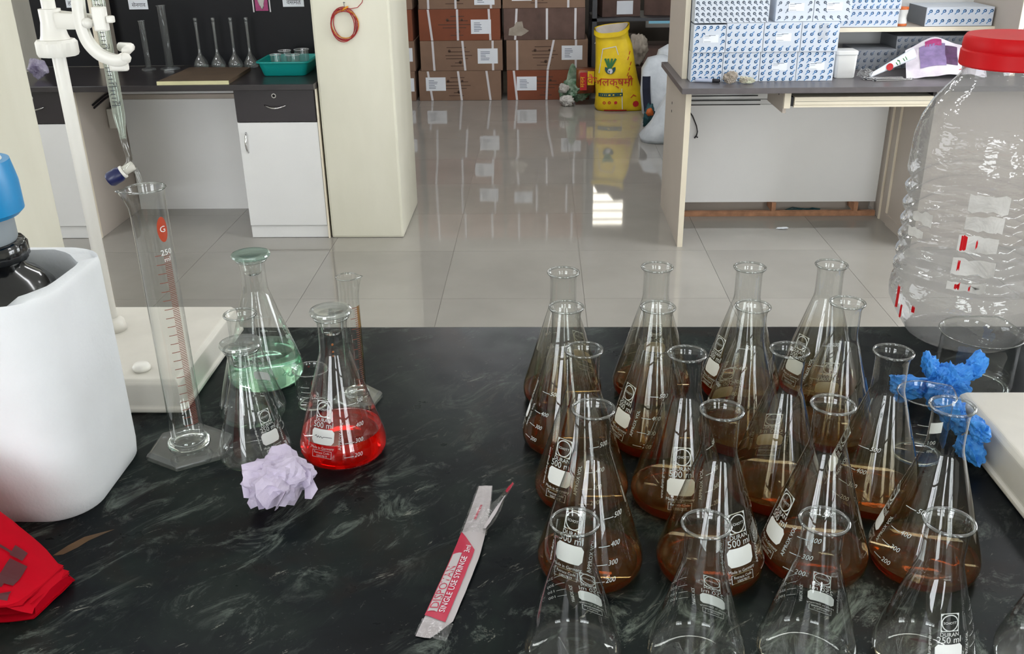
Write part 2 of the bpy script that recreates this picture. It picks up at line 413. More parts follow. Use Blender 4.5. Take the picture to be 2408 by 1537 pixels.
def rrect2d(x0, x1, y0, y1, r, n=5):
    p = []
    for cx, cy, a in ((x1-r, y1-r, 0), (x0+r, y1-r, PI/2), (x0+r, y0+r, PI), (x1-r, y0+r, 1.5*PI)):
        for i in range(n+1): p.append((cx+r*math.cos(a+PI/2*i/n), cy+r*math.sin(a+PI/2*i/n)))
    return p
def shift(vf, dx, dy, rot=0.0):
    c, s = math.cos(rot), math.sin(rot)
    return [(x*c-y*s+dx, x*s+y*c+dy, 0) for x, y, z in vf[0]], vf[1]
def stroke2d(pts, wd):
    m = MB()
    for a, b in zip(pts[:-1], pts[1:]):
        a = Vector(a); b = Vector(b); d = (b-a).normalized(); n = Vector((-d.y, d.x))*wd/2; e = d*wd*0.35
        q = [a-e-n, b+e-n, b+e+n, a-e+n]; m.add([(p.x, p.y, 0) for p in q], [(0, 1, 2, 3)])
    return m.v, m.f
def plane_print(name, parent, items, origin, mat, ux=(1, 0, 0), uy=(0, 0, 1), nrm=(0, -1, 0), off=0.0008):
    """flat print: 2d pieces laid on a plane of the thing (world coordinates, unrotated parent)"""
    m = MB(); o = Vector(origin); ux = Vector(ux); uy = Vector(uy); nrm = Vector(nrm)
    for v, f in items: m.add([o + ux*x + uy*y + nrm*off for x, y, z in v], f)
    o = wpart(name, parent, m, mat); o['kind'] = 'stuff'; return o

# ------------------------------------------------------------------ room shell
RX0, RX1, RY0, RY1, RZ = -3.6, 3.8, -3.2, 9.7, 3.0
fl = struct(link('floor', MB().box(RX0, RX1, RY0, RY1, -0.1, -0.004).me('floor', 'grout')))
tag(fl, 'polished beige tiled floor with thin joints')
TS = 0.6
tile_me = MB().box(-TS/2+0.0008, TS/2-0.0008, -TS/2+0.0008, TS/2-0.0008, -0.004, 0.0).me('tile', 'tile')
ix0 = -0.42
i = 0
for ky in range(-3, 13):
    for kx in range(-6, 8):
        x = ix0 + TS*(kx+0.5); y = 4.28 - 6*TS + TS*(ky+0.5)
        if x-TS/2 < RX0-0.01 or x+TS/2 > RX1+0.3 or y+TS/2 > RY1+0.3 or y < 0.6: continue
        if abs(x) > 0.62*y+0.8: continue
        link('tile', tile_me, fl, (x, y, 0))
struct(link('ceiling', MB().box(RX0, RX1, RY0, RY1, RZ, RZ+0.1).me('ceiling', 'ceil')))
m = MB()
for a in ((RY0, 1.0, -0.1, RZ), (3.0, RY1, -0.1, RZ), (1.0, 3.0, -0.1, 0.9), (1.0, 3.0, 2.4, RZ)): m.box(RX0-0.15, RX0, a[0], a[1], a[2], a[3])
struct(link('wall_left', m.me('wall_left', 'wall')))
m = MB()
for a in ((RY0, 2.0, -0.1, RZ), (4.2, RY1, -0.1, RZ), (2.0, 4.2, -0.1, 0.9), (2.0, 4.2, 2.4, RZ)): m.box(RX1, RX1+0.15, a[0], a[1], a[2], a[3])
struct(link('wall_right', m.me('wall_right', 'wall')))
def wall_with_holes(name, y0, y1, holes, mat):
    m = MB(); xs = sorted({RX0, RX1} | {h[0] for h in holes} | {h[1] for h in holes}); zs = sorted({-0.1, RZ} | {h[2] for h in holes} | {h[3] for h in holes})
    for a, b in zip(xs[:-1], xs[1:]):
        for c, d in zip(zs[:-1], zs[1:]):
            if any(h[0] <= a and b <= h[1] and h[2] <= c and d <= h[3] for h in holes): continue
            m.box(a, b, y0, y1, c, d)
    return struct(link(name, m.me(name, mat)))
day = emit('daylight_pane', (0.93, 0.97, 1.0), WINDOW_POWER)
fw = [(-2.9, -1.2, 0.45, 2.4), (0.40, 0.92, 0.45, 2.4), (1.9, 3.1, 0.45, 2.4)]
wall_with_holes('wall_front', RY0-0.15, RY0, fw, 'wall')
def window(n, x0, x1, z0, z1, y0, y1, pane_mat, nx, nz, barmat='pvc'):
    t = bpy.data.objects.new('window_%d' % n, None); COL.objects.link(t); t.location = ((x0+x1)/2, (y0+y1)/2, z0); t['kind'] = 'structure'
    m = MB(); b = 0.035
    for a in ((x0, x1, z0, z0+b), (x0, x1, z1-b, z1), (x0, x0+b, z0+b, z1-b), (x1-b, x1, z0+b, z1-b)): m.box(a[0], a[1], y0, y1, a[2], a[3])
    for i in range(1, nx): xx = x0+(x1-x0)*i/nx; m.box(xx-0.015, xx+0.015, y0, y1, z0+b, z1-b)
    for i in range(1, nz): zz = z0+(z1-z0)*i/nz; m.box(x0+b, x1-b, y0+0.01, y1-0.01, zz-0.008, zz+0.008)
    wpart('window_frame', t, m, barmat)
    ym = (y0+y1)/2
    wpart('pane', t, MB().box(x0+b, x1-b, ym-0.004, ym+0.004, z0+b, z1-b), pane_mat)
    return t
for i, h in enumerate(fw): window(i+1, *h, RY0-0.12, RY0-0.03, day, 1 if i == 1 else 3, 5)
t = bpy.data.objects.new('window_6', None); COL.objects.link(t); t.location = (RX1+0.07, 3.1, 0.9); t['kind'] = 'structure'
m = MB()
for a in ((2.0, 4.2, 0.9, 0.94), (2.0, 4.2, 2.36, 2.4), (2.0, 2.04, 0.94, 2.36), (4.16, 4.2, 0.94, 2.36), (2.72, 2.75, 0.94, 2.36), (3.45, 3.48, 0.94, 2.36)): m.box(RX1+0.03, RX1+0.11, *a)
wpart('window_frame', t, m, 'pvc')
wpart('pane', t, MB().box(RX1+0.066, RX1+0.074, 2.04, 4.16, 0.94, 2.36), emit('side_daylight_pane', (0.93, 0.97, 1.0), WINDOW_POWER*1.0))
t = bpy.data.objects.new('window_7', None); COL.objects.link(t); t.location = (RX0-0.07, 2.0, 0.9); t['kind'] = 'structure'  # unseen window added to brighten the desk side and back panels
m = MB()
for a in ((1.0, 3.0, 0.9, 0.94), (1.0, 3.0, 2.36, 2.4), (1.0, 1.04, 0.94, 2.36), (2.96, 3.0, 0.94, 2.36), (1.65, 1.68, 0.94, 2.36), (2.32, 2.35, 0.94, 2.36)): m.box(RX0-0.11, RX0-0.03, *a)
wpart('window_frame', t, m, 'pvc')
wpart('pane', t, MB().box(RX0-0.074, RX0-0.066, 1.04, 2.96, 0.94, 2.36), emit('left_fill_pane', (0.93, 0.97, 1.0), WINDOW_POWER*0.4))
farday = emit('far_daylight_pane', (1.0, 0.95, 0.82), FAR_WINDOW_POWER)
bluepane = emit('blue_tinted_pane', (0.25, 0.55, 0.7), 0.55)
bw = [(0.44, 0.90, 0.80, 1.66), (1.02, 1.6, 0.40, 0.60)]
wall_with_holes('wall_back', RY1, RY1+0.15, bw, 'darkwall')
window(4, *bw[0], RY1+0.02, RY1+0.1, farday, 1, 9, 'pvc2')
window(5, *bw[1], RY1+0.02, RY1+0.1, bluepane, 2, 1, 'pvc')
# short aisle lamp glints on the liquids; the long unseen lamps are added fill
for (lx, ly, hx, pw, lab) in ((-1.0, 2.3, 0.62, 0.6, 'long unseen ceiling lamp added as fill behind the left part of the bench'), (1.0, 2.3, 0.62, 0.6, 'long unseen ceiling lamp added as fill behind the right part of the bench'),
                         (-0.4, 6.3, 0.62, 1.9, 'long unseen ceiling lamp added as fill over the aisle before the cartons'), (2.7, 3.5, 0.62, 1.1, 'long unseen ceiling lamp added as fill over the desk side'), (-2.7, 3.5, 0.62, 1.1, 'long unseen ceiling lamp added as fill beside the left pillar'),
                         (1.12, 3.86, 0.10, 0.5, 'short ceiling lamp above the aisle before the desk')):
    t = thing('glint_or_fill_lamp', lab, 'lamp', (lx, ly, RZ-0.09), 0, 'ceiling lamps')
    wbox('housing', t, lx-hx-0.02, lx+hx+0.02, ly-0.09, ly+0.09, RZ-0.06, RZ, 'pvc', 0.004)
    wbox('diffuser', t, lx-hx, lx+hx, ly-0.07, ly+0.07, RZ-0.085, RZ-0.0605, emit('lamp_diffuser', (0.97, 0.98, 1.0), LAMP_POWER*pw))

def pillar(name, x0, x1, y0, y1):
    me = MB().box(x0, x1, y0, y1, 0, RZ).me(name, 'pillar'); bevel(me, 0.012, 2); return struct(link(name, me))
pillar('pillar_1', -1.048, -0.686, 4.487, 5.07)
pillar('pillar_2', -2.45, -1.955, 3.25, 3.635)

# ------------------------------------------------------------------ bench in the foreground
wt = thing('granite_worktop', 'dark streaked granite worktop carrying the flasks', 'worktop', (0, 0.75, BZ-0.04))
me = MB().box(-1.6, 1.6, 0.15, 1.364, BZ-0.04, BZ).v
wbox('slab', wt, -1.6, 1.6, 0.15, 1.364, BZ-0.04, BZ, 'granite', 0.004)
bb = thing('bench_cabinet', 'white bench cabinet under the granite worktop', 'cabinet', (0, 0.75, 0))
wbox('carcass', bb, -1.55, 1.55, 0.2, 1.30, 0.08, BZ-0.0402, 'lam_w')
wbox('plinth', bb, -1.5, 1.5, 0.26, 1.26, 0.0, 0.0798, 'lam_k')
# dried ochre smear on the granite
pts = [(-0.508, 0.783), (-0.500, 0.800), (-0.489, 0.815), (-0.474, 0.823), (-0.462, 0.829), (-0.470, 0.821), (-0.482, 0.808), (-0.488, 0.797), (-0.498, 0.785)]
tag(link('dried_smear', mesh('dried_smear', [(x+0.004, y-0.001, BZ+0.0003) for x, y in pts], [tuple(reversed(range(len(pts))))], 'ochre')),
    'dried ochre smear on the granite before the polystyrene box', 'stain')

# ------------------------------------------------------------------ conical flasks
P500 = [(0.0, 0.003), (0.030, 0.0022), (0.046, 0.0008), (0.0495, 0.003), (0.0518, 0.008), (0.0525, 0.014), (0.0520, 0.020), (0.0502, 0.027),
        (0.0195, 0.1285), (0.0178, 0.134), (0.0170, 0.140), (0.0168, 0.148), (0.0168, 0.168), (0.0172, 0.172), (0.0185, 0.1755), (0.0196, 0.178)]
P250 = [(0.0, 0.003), (0.022, 0.0022), (0.037, 0.0008), (0.0402, 0.003), (0.0419, 0.007), (0.0425, 0.012), (0.0420, 0.017), (0.0405, 0.023),
        (0.0198, 0.0965), (0.0180, 0.103), (0.0170, 0.109), (0.0168, 0.116), (0.0168, 0.133), (0.0172, 0.137), (0.0185, 0.1405), (0.0196, 0.143)]
def rad(P, z):
    for (r0, z0), (r1, z1) in zip(P[2:-1], P[3:]):
        if z0 <= z <= z1: return r0 + (r1-r0)*(z-z0)/(z1-z0)
    return P[-1][0]
def on_cone(P, items, off=0.0004):
    """wrap flat print (x along the girth, y = height) round the flask; x = 0 faces -Y"""
    m = MB()
    for v, f in items:
        vv = []
        for x, z, _ in v:
            r = rad(P, z); a = x/r; vv.append(((r+off)*math.sin(a), -(r+off)*math.cos(a), z))
        m.add(vv, f)
    return m
def dense(vf, n=8): return vf
def flask_print(P, big):
    k = 1.0 if big else 0.80
    z0 = 0.0 if big else 0.004
    it = []
    def T(s, size, x, z, rot=0, al='CENTER'): it.append(shift(text2d(s, size*k, al), x*k, z*k+z0, rot))
    # square emblem holding a ring with the maker's word across
    lz = 0.0755
    for q in (frame2d(-0.0095, 0.0095, lz-0.0095, lz+0.0095, 0.0009), ring2d(0, lz, 0.0078, 0.0088)):
        it.append(shift(([(x*k, (y)*k, 0) for x, y, z in q[0]], q[1]), 0, z0))
    for sx in (-1, 1):
        for sy in (-1, 1):
            v = [(sx*0.0092, lz+sy*0.0092, 0), (sx*0.0062, lz+sy*0.0092, 0), (sx*0.0092, lz+sy*0.0062, 0)]
            it.append(([(x*k, y*k+z0, 0) for x, y, z in v], [(0, 1, 2)]))
    T('SCHOTT', 0.0035, 0, lz-0.0012)
    T('DURAN', 0.0058, 0, 0.0615)
    T('500 ml' if big else '250 ml', 0.0095, 0, 0.0545)
    T('Made in Germany', 0.0042, 0, 0.0300)
    q = frame2d(-0.0125, 0.0125, 0.0195, 0.0282, 0.0005); it.append(([(x*k, y*k+z0, 0) for x, y, z in q[0]], q[1]))
    T('Retrace Code', 0.0036, 0, 0.0248); T('10057819', 0.0036, 0, 0.0210)
    T('www.duran-group.com', 0.0042, -0.0185, 0.030, PI/2, 'LEFT')
    T('APPROX VOL', 0.0052, 0.0235, 0.030, PI/2, 'LEFT')
    lv = ((0.079, '500'), (0.0535, '400'), (0.0365, '300'), (0.0205, '200')) if big else ((0.080, '250'), (0.066, '200'), (0.054, '150'), (0.043, '100'))
    for z, s in lv:
        q = quad2d(0.0275, 0.0385, z, z+0.0006, 5); it.append(([(x*k, y*k+z0, 0) for x, y, _ in q[0]], q[1]))
        T(s, 0.0068, 0.0395, z-0.001, 0, 'LEFT')
    return on_cone(P, it)
def patch_mesh(P, big):
    k = 1.0 if big else 0.80; z0 = 0.0 if big else 0.004
    a = rrect2d(-0.0145, 0.0145, 0.0355, 0.0530, 0.0035)
    m = MB(); nx = 10
    cols = []
    for i in range(nx+1):
        x = -0.0145+0.029*i/nx; d = max(0, abs(x)-0.011); e = 0.0035-math.sqrt(max(0, 0.0035**2-d*d)) if d > 0 else 0
        cols.append((x, 0.0355+e, 0.0530-e))
    v = []; f = []
    for x, za, zb in cols:
        for j in range(3): v.append((x*k, (za+(zb-za)*j/2)*k+z0, 0))
    for i in range(nx):
        for j in range(2): f.append((3*i+j, 3*i+3+j, 3*i+4+j, 3*i+1+j))
    return on_cone(P, [(v, f)], 0.0003)
def rim_mesh(R, z, r):
    m = MB(); n = 40; k = 8
    v = [((R+r*math.cos(2*PI*j/k))*math.sin(2*PI*i/n), -(R+r*math.cos(2*PI*j/k))*math.cos(2*PI*i/n), z+r*math.sin(2*PI*j/k)) for i in range(n) for j in range(k)]
    f = [(i*k+j, ((i+1) % n)*k+j, ((i+1) % n)*k+(j+1) % k, i*k+(j+1) % k) for i in range(n) for j in range(k)]
    return m.add(v, f)
def liquid_mesh(P, lev):
    prof = [(0.0, 0.0036)]
    for r, z in P[1:]:
        if z < lev-0.0005: prof.append((r-0.0009, z+0.0008))
    r = rad(P, lev)-0.0009
    prof += [(r, lev), (r-0.0012, lev-0.0006), (0.0, lev-0.0008)]
    return MB().lathe(prof, 48)
FM = {}
for key, P, big in (('500', P500, True), ('250', P250, False)):
    FM['body'+key] = MB().lathe(P, 56).me('flask_body', 'glass', True)
    FM['bodyb'+key] = MB().lathe(P, 56).me('flask_body_stained', 'glass_b', True)
    FM['rim'+key] = rim_mesh(0.0195, P[-1][1]+0.0006, 0.0015).me('flask_rim', 'bead', True)
    FM['print'+key] = flask_print(P, big).me('flask_print', 'gprint')
    FM['patch'+key] = patch_mesh(P, big).me('flask_patch', 'gpatch')
def flask(kind, x, y, phi, label, group, liq=None, lev=0.0, stain=False, stopper=None):
    P = P500 if kind == '500' else P250
    t = thing('conical_flask', label, 'flask', (x, y, BZ+0.0002), 0, group)
    link('body', FM[('bodyb' if stain else 'body')+kind], t)
    link('rim', FM['rim'+kind], t)
    a = math.radians(phi)
    link('white_patch', FM['patch'+kind], t, (0, 0, 0), a)
    pr = link('printed_scale', FM['print'+kind], t, (0, 0, 0), a)
    if liq:
        key = (kind, liq, round(lev, 4))
        if key not in FM: FM[key] = liquid_mesh(P, lev).me('liquid', liq, True); autosmooth(FM[key], 50)
        link('liquid', FM[key], t)
    return t
GR = 'flasks of brown liquid set out in rows'
rows = [
 ('back row', 0.0165, [(0.028, 1.130, 140), (0.149, 1.148, 170), (0.267, 1.146, -70), (0.373, 1.155, -62)]),
 ('second row from the back', 0.0165, [(0.029, 1.016, -98), (0.135, 1.015, -62), (0.2445, 1.017, 205), (0.356, 1.028, 175)]),
 ('third row from the back', 0.0155, [(0.0445, 0.9, -36), (0.151, 0.89, -6), (0.2585, 0.899, 178), (0.364, 0.894, -100)]),
 ('row just behind the empty flasks', 0.0155, [(0.048, 0.772, -30), (0.166, 0.770, 28), (0.2705, 0.781, -78), (0.3785, 0.778, -112)])]
ordn = ['leftmost', 'second from left', 'third from left', 'rightmost']
for rn, lev, fs in rows:
    for i, (x, y, ph) in enumerate(fs):
        flask('500', x, y, ph, 'conical flask with brown liquid, %s in the %s' % (ordn[i], rn), GR, 'brown', lev + 0.002*((i*7) % 3 - 1), True)
fr = [(0.027, 0.6445, 152), (0.134, 0.6425, 150), (0.2305, 0.648, 150), (0.331, 0.6475, 6), (0.434, 0.640, -35)]
for i, (x, y, ph) in enumerate(fr):
    flask('250', x, y, ph, 'small empty conical flask, %s in the front row' % ['leftmost', 'second from left', 'third from left', 'fourth from left', 'rightmost'][i], 'empty small flasks in the front row')
rf = flask('500', -0.241, 0.990, -18, 'stoppered conical flask of bright red liquid behind the crumpled paper', 'flasks beside the measuring cylinder', 'red', 0.034)
flask('250', -0.346, 0.977, 52, 'small empty stoppered flask between measuring cylinder and red flask', 'flasks beside the measuring cylinder')
flask('250', -0.377, 1.078, 170, 'small open empty flask in front of the green flask', 'flasks beside the measuring cylinder')
flask('500', -0.388, 1.183, 130, 'stoppered conical flask holding pale green liquid', 'flasks beside the measuring cylinder', 'green', 0.046)
hw = on_cone(P500, [stroke2d([(-0.010, 0.044), (-0.008, 0.0455), (-0.0065, 0.043), (-0.005, 0.045), (-0.0035, 0.0432), (-0.002, 0.0448), (0.0, 0.0432), (0.002, 0.0445), (0.012, 0.0440)], 0.0006)], 0.0006)
link('handwriting', hw.me('handwriting', 'ink'), rf, (0, 0, 0), math.radians(-18))
# flat-topped glass stoppers with hollow plugs
def stopper(x, y, z, label, mat='disc', R=0.0245):
    t = thing('glass_stopper', label, 'stopper', (x, y, z), 0, 'flat glass flask stoppers')
    link('plug', MB().lathe([(0, -0.022), (0.0105, -0.022), (0.0122, -0.020), (0.0145, 0.0), (0.0150, 0.0015), (0.0, 0.0015)], 32).me('plug', 'glass', True), t)
    link('disc', autosmooth(MB().lathe([(0, 0.0015), (0.018, 0.0016), (R-0.001, 0.0022), (R, 0.0042), (R-0.0008, 0.0064), (R-0.003, 0.0072), (0.017, 0.0062), (0, 0.0052)], 40).me('disc', mat), 40), t)
    return t
tint = thin_glass('greenish_glass', (0.8, 0.92, 0.87), 0.5, 0.09, 0.04, haze=0.12, hazec=(0.45, 0.62, 0.56))
stopper(-0.241, 0.990, BZ+0.1808, 'flat glass stopper on the red flask')
stopper(-0.346, 0.977, BZ+0.1458, 'flat glass stopper on the small empty flask')
stopper(-0.388, 1.183, BZ+0.1808, 'greenish flat glass stopper on the green flask', tint, 0.026)
rd = thing('residue_drop', 'orange residue drops in the neck of the red flask', 'residue', (-0.241, 0.990, BZ+0.15))
for dz, yy, r in ((0.0, -0.0155, 0.0016), (-0.009, -0.0157, 0.0013), (-0.014, -0.0164, 0.0011)):
    link('drop', MB().lathe([(0, -r), (r*0.8, -r*0.5), (r, 0), (r*0.7, r*0.7), (0, r)], 10).map(lambda p: p+Vector((0.002, yy, dz))).me('drop', 'residue', True), rd)

# ------------------------------------------------------------------ measuring cylinders
def spout_lathe(prof, spout_from, out, ang, n=48):
    """lathe whose upper rings are pulled into a pouring lip at angle ang"""
    zt = prof[-1][1]
    def fn(a, r, z):
        if z < spout_from: return r, z
        d = abs((a-ang+PI) % (2*PI)-PI); k = max(0, 1-d/0.6)**1.5*((z-spout_from)/(zt-spout_from))**1.5
        return r+out*k, z+out*0.25*k
    return MB().lathe(prof, n, fn=fn)
def hexprism(R, z0, z1, rot=0.0, n=6):
    return [[(R*f*math.cos(2*PI*k/n+rot), R*f*math.sin(2*PI*k/n+rot), z) for k in range(n)] for f, z in ((1, z0), (1, z0+(z1-z0)*0.6), (0.9, z1))]
def cylinder(name, label, x, y, H, r, hexR, nmark, phi, rot, group, residue=False, colm='scaleink'):
    t = thing(name, label, 'cylinder', (x, y, BZ+0.0002), 0, group)
    prof = [(0.0, 0.014), (r*0.8, 0.0125), (r, 0.016), (r, H*0.3), (r, H*0.6), (r, H-0.03), (r, H-0.02), (r, H-0.012), (r*1.02, H-0.006), (r*1.08, H)]
    link('tube', spout_lathe(prof, H-0.03, r*0.55, -0.75 if not residue else 1.4).me('tube', 'glass', True), t)
    def fnr(a, rr, z):
        ang = -0.75 if not residue else 1.4
        d = abs((a-ang+PI) % (2*PI)-PI); k = max(0, 1-d/0.6)**1.5
        return rr+r*0.55*k, z+r*0.14*k
    q = r*0.06
    link('rim', MB().lathe([(r*1.08-q, H), (r*1.08, H+q), (r*1.08+q, H), (r*1.08, H-q), (r*1.08-q, H)], 48, fn=fnr).me('rim', 'bead', True), t)
    link('foot', bevel(MB().loft(hexprism(hexR, 0.0, 0.010, rot)).me('foot', 'frost'), 0.0015, 2), t)
    link('foot_ring', MB().lathe([(r*0.95, 0.0102), (r*1.28, 0.0106), (r*1.22, 0.0145), (r*1.02, 0.017), (r*0.97, 0.0135)], 40).me('foot_ring', 'rimglass', True), t)
    m = MB(); z0, z1 = H*0.13, H*0.78; step = (z1-z0)/nmark
    a0 = math.radians(phi)
    for i in range(nmark+1):
        z = z0+step*i; half = 0.16 if i % 5 else 0.16
        aa, ab = a0-0.20, a0+0.22
        if i % 5 == 0: aa -= 0.45
        v = []
        for k in range(6):
            a = aa+(ab-aa)*k/5; v += [((r+0.0003)*math.sin(a), -(r+0.0003)*math.cos(a), z), ((r+0.0003)*math.sin(a), -(r+0.0003)*math.cos(a), z+0.0008)]
        m.add(v, [(2*k, 2*k+2, 2*k+3, 2*k+1) for k in range(5)])
    link('printed_scale', m.me('printed_scale', colm), t)
    if not residue:
        m = MB(); cz = H*0.868
        v = [(0, 0)]+[(0.0062*math.cos(2*PI*k/20), 0.0145*math.sin(2*PI*k/20)) for k in range(20)]
        vv = [((r+0.0004)*math.sin(a0+x/r), -(r+0.0004)*math.cos(a0+x/r), cz+zz) for x, zz in v]
        m.add(vv, [(0, 1+k, 1+(k+1) % 20) for k in range(20)])
        link('oval_mark', m.me('oval_mark', 'orange'), t)
        m = MB()
        for s, size, zz, mt in (('G', 0.010, cz-0.003, None), ('250', 0.009, cz-0.029, None), ('ml', 0.008, cz-0.037, None)):
            tv, tf = text2d(s, size); m.add([((r+0.0006)*math.sin(a0+px/r), -(r+0.0006)*math.cos(a0+px/r), zz+py) for px, py, _ in tv], tf)
        link('lettering', m.me('lettering', 'gpatch'), t)
    return t
cylinder('measuring_cylinder', 'tall glass measuring cylinder on a hexagonal foot with orange scale', -0.432, 0.992, 0.330, 0.0198, 0.052, 100, 56, PI/6+PI/3*0.02, 'glass measuring cylinders')
c2 = cylinder('measuring_cylinder', 'small glass measuring cylinder with orange residue behind the red flask', -0.247, 1.118, 0.178, 0.0130, 0.034, 40, 50, 0.3, 'glass measuring cylinders', True)
m = MB().grid(6, 14, lambda u, v: ((0.0127)*math.sin(1.0+0.7*u), -0.0127*math.cos(1.0+0.7*u), 0.02+0.12*v))
link('residue', m.me('residue', thin_glass('amber_film', (0.75, 0.42, 0.12), 0.6, 0.03)), c2)

# ------------------------------------------------------------------ beakers
def beaker(label, x, y, r, H, ang, group, phi=None, mat='glass', lettering=True):
    t = thing('beaker', label, 'beaker', (x, y, BZ+0.0002), 0, group)
    prof = [(0.0, 0.0015), (r*0.86, 0.001), (r*0.96, 0.003), (r, 0.009), (r, H*0.5), (r, H*0.8), (r, H*0.9), (r*1.02, H*0.96), (r*1.07, H)]
    link('body', spout_lathe(prof, H*0.8, r*0.18, ang).me('body', mat, True), t)
    def fnr(a, rr, z):
        d = abs((a-ang+PI) % (2*PI)-PI); k = max(0, 1-d/0.6)**1.5
        return rr+r*0.18*k, z+r*0.045*k
    q = 0.0011
    link('rim', MB().lathe([(r*1.07-q, H), (r*1.07, H+q), (r*1.07+q, H), (r*1.07, H-q), (r*1.07-q, H)], 44, fn=fnr).me('rim', 'bead', True), t)
    link('base_ring', MB().lathe([(r*0.80, 0.0012), (r*0.93, 0.0002), (r*0.95, 0.0026), (r*0.84, 0.0036), (r*0.80, 0.0012)], 36).me('base_ring', 'rimglass', True), t)
    if phi is not None:
        a0 = math.radians(phi); m = MB()
        def put(vf):
            m.add([((r+0.0003)*math.sin(a0+px/r), -(r+0.0003)*math.cos(a0+px/r), py) for px, py, _ in vf[0]], vf[1])
        for k in range(4): put(quad2d(-0.006, 0.006, H*(0.25+0.14*k), H*(0.25+0.14*k)+0.0006, 4))
        put(shift(text2d('100', 0.007), 0.012, H*0.38)); put(shift(text2d('ml', 0.007), 0.012, H*0.25))
        link('printed_scale', m.me('printed_scale', 'gprint'), t)
    return t
BG = 'small glass beakers'
beaker('tiny glass beaker between green and red flasks', -0.305, 1.108, 0.021, 0.052, 1.2, BG, -10)
beaker('wide shallow glass beaker in front of the big clear jar', 0.585, 1.163, 0.0490, 0.080, 2.4, 'glass beakers by the jar')
sb = beaker('small glass beaker beside the blue glove', 0.447, 0.985, 0.0300, 0.082, 2.0, 'glass beakers by the jar', -20)
m = MB().grid(6, 1, lambda u, v: (0.0304*math.sin(-0.1+0.5*u), -0.0304*math.cos(-0.1+0.5*u), 0.046+0.014*v))
link('white_patch', m.me('white_patch', 'gpatch'), sb)

# ------------------------------------------------------------------ polystyrene box with a dark bottle in it
def rsq(cx, cy, h, rc, n=12):
    p = []
    for sx, sy, a in ((1, 1, 0), (-1, 1, PI/2), (-1, -1, PI), (1, -1, 1.5*PI)):
        for i in range(n): 
            an = a+PI/2*(i+0.5)/n; p.append((cx+sx*(h-rc)+rc*math.cos(an), cy+sy*(h-rc)+rc*math.sin(an)))
    return p
FX, FY, FH = -0.580, 0.926, 0.256
t = thing('polystyrene_box', 'white polystyrene box standing at the edge of the bench with dark bottle inside', 'box', (FX, FY, BZ+0.0002))
N = 48
out0 = rsq(0, 0, 0.0900, 0.050); inn = rsq(0, 0, 0.0745, 0.058)
rings = []
for f, z in ((0.955, 0.0), (0.985, 0.004), (1.0, 0.02), (1.0, 0.12), (0.995, FH-0.008), (0.985, FH-0.002)):
    rings.append([(x*f, y*f, z) for x, y in out0])
def lip(x, y, f):
    a = math.atan2(y, x); z = FH
    for aa, wd, dp in ((-1.05, 0.13, 0.016), (-2.2, 0.2, 0.010), (0.75, 0.15, 0.008)):
        d = (a-aa+PI) % (2*PI)-PI; z -= dp*math.exp(-(d/wd)**2)
    return (x*f, y*f, z + 0.0015*noise.noise(Vector((x*60, y*60, 1))))
rings.append([lip(x, y, 0.965) for x, y in out0]); rings.append([lip(x, y, 1.02) for x, y in inn])
for f, z in ((1.0, FH-0.012), (0.99, 0.12), (0.97, 0.03)): rings.append([(x*f, y*f, z) for x, y in inn])
link('foam_shell', autosmooth(MB().loft(rings).me('foam_shell', 'foam'), 50), t)
t = thing('dispenser_bottle', 'black glass bottle with blue topped dispenser inside the polystyrene box', 'bottle', (FX-0.004, FY-0.002, BZ+0.032))
prof = [(0.0, 0.0), (0.060, 0.0), (0.066, 0.006), (0.067, 0.05), (0.067, 0.175), (0.066, 0.190), (0.060, 0.208), (0.048, 0.222), (0.036, 0.230), (0.031, 0.238), (0.0, 0.238)]
link('bottle_body', autosmooth(MB().lathe(prof, 40).me('bottle_body', 'blackglass'), 50), t)
def ridge(a, r, z): return r*(1+0.035*(0.5+0.5*math.cos(a*18))), z
link('screw_collar', autosmooth(MB().lathe([(0.0, 0.2382), (0.038, 0.2382), (0.041, 0.242), (0.041, 0.256), (0.038, 0.260), (0.0, 0.260)], 72, fn=ridge).me('screw_collar', 'blackglass'), 60), t)
link('grey_sleeve', autosmooth(MB().lathe([(0.0, 0.2602), (0.033, 0.2602), (0.0345, 0.263), (0.0345, 0.288), (0.0, 0.288)], 36).me('grey_sleeve', 'greyplastic'), 40), t)
link('blue_cap', autosmooth(MB().lathe([(0.0, 0.2882), (0.042, 0.2882), (0.047, 0.293), (0.047, 0.322), (0.043, 0.345), (0.0, 0.345)], 40).me('blue_cap', 'blueplastic'), 40), t)
link('white_piston', autosmooth(MB().lathe([(0.0, 0.3452), (0.036, 0.3452), (0.033, 0.352), (0.028, 0.38), (0.0, 0.38)], 32).me('white_piston', 'milky'), 40), t)
m = MB()
for a, z, ln in ((0.75, 0.196, 0.35), (0.55, 0.203, 0.3), (0.95, 0.188, 0.25)):
    v = []
    for k in range(7):
        aa = a+ln*(k/6-0.5); r = 0.0655
        for dz in (0.0, 0.003): v.append(((r+0.0008-dz*0.5)*math.sin(aa), -(r+0.0008-dz*0.5)*math.cos(aa), z-0.004+dz+0.004*k/6))
    m.add(v, [(2*k, 2*k+2, 2*k+3, 2*k+1) for k in range(6)])
link('blue_stripe', m.me('blue_stripe', 'blueplastic'), t)

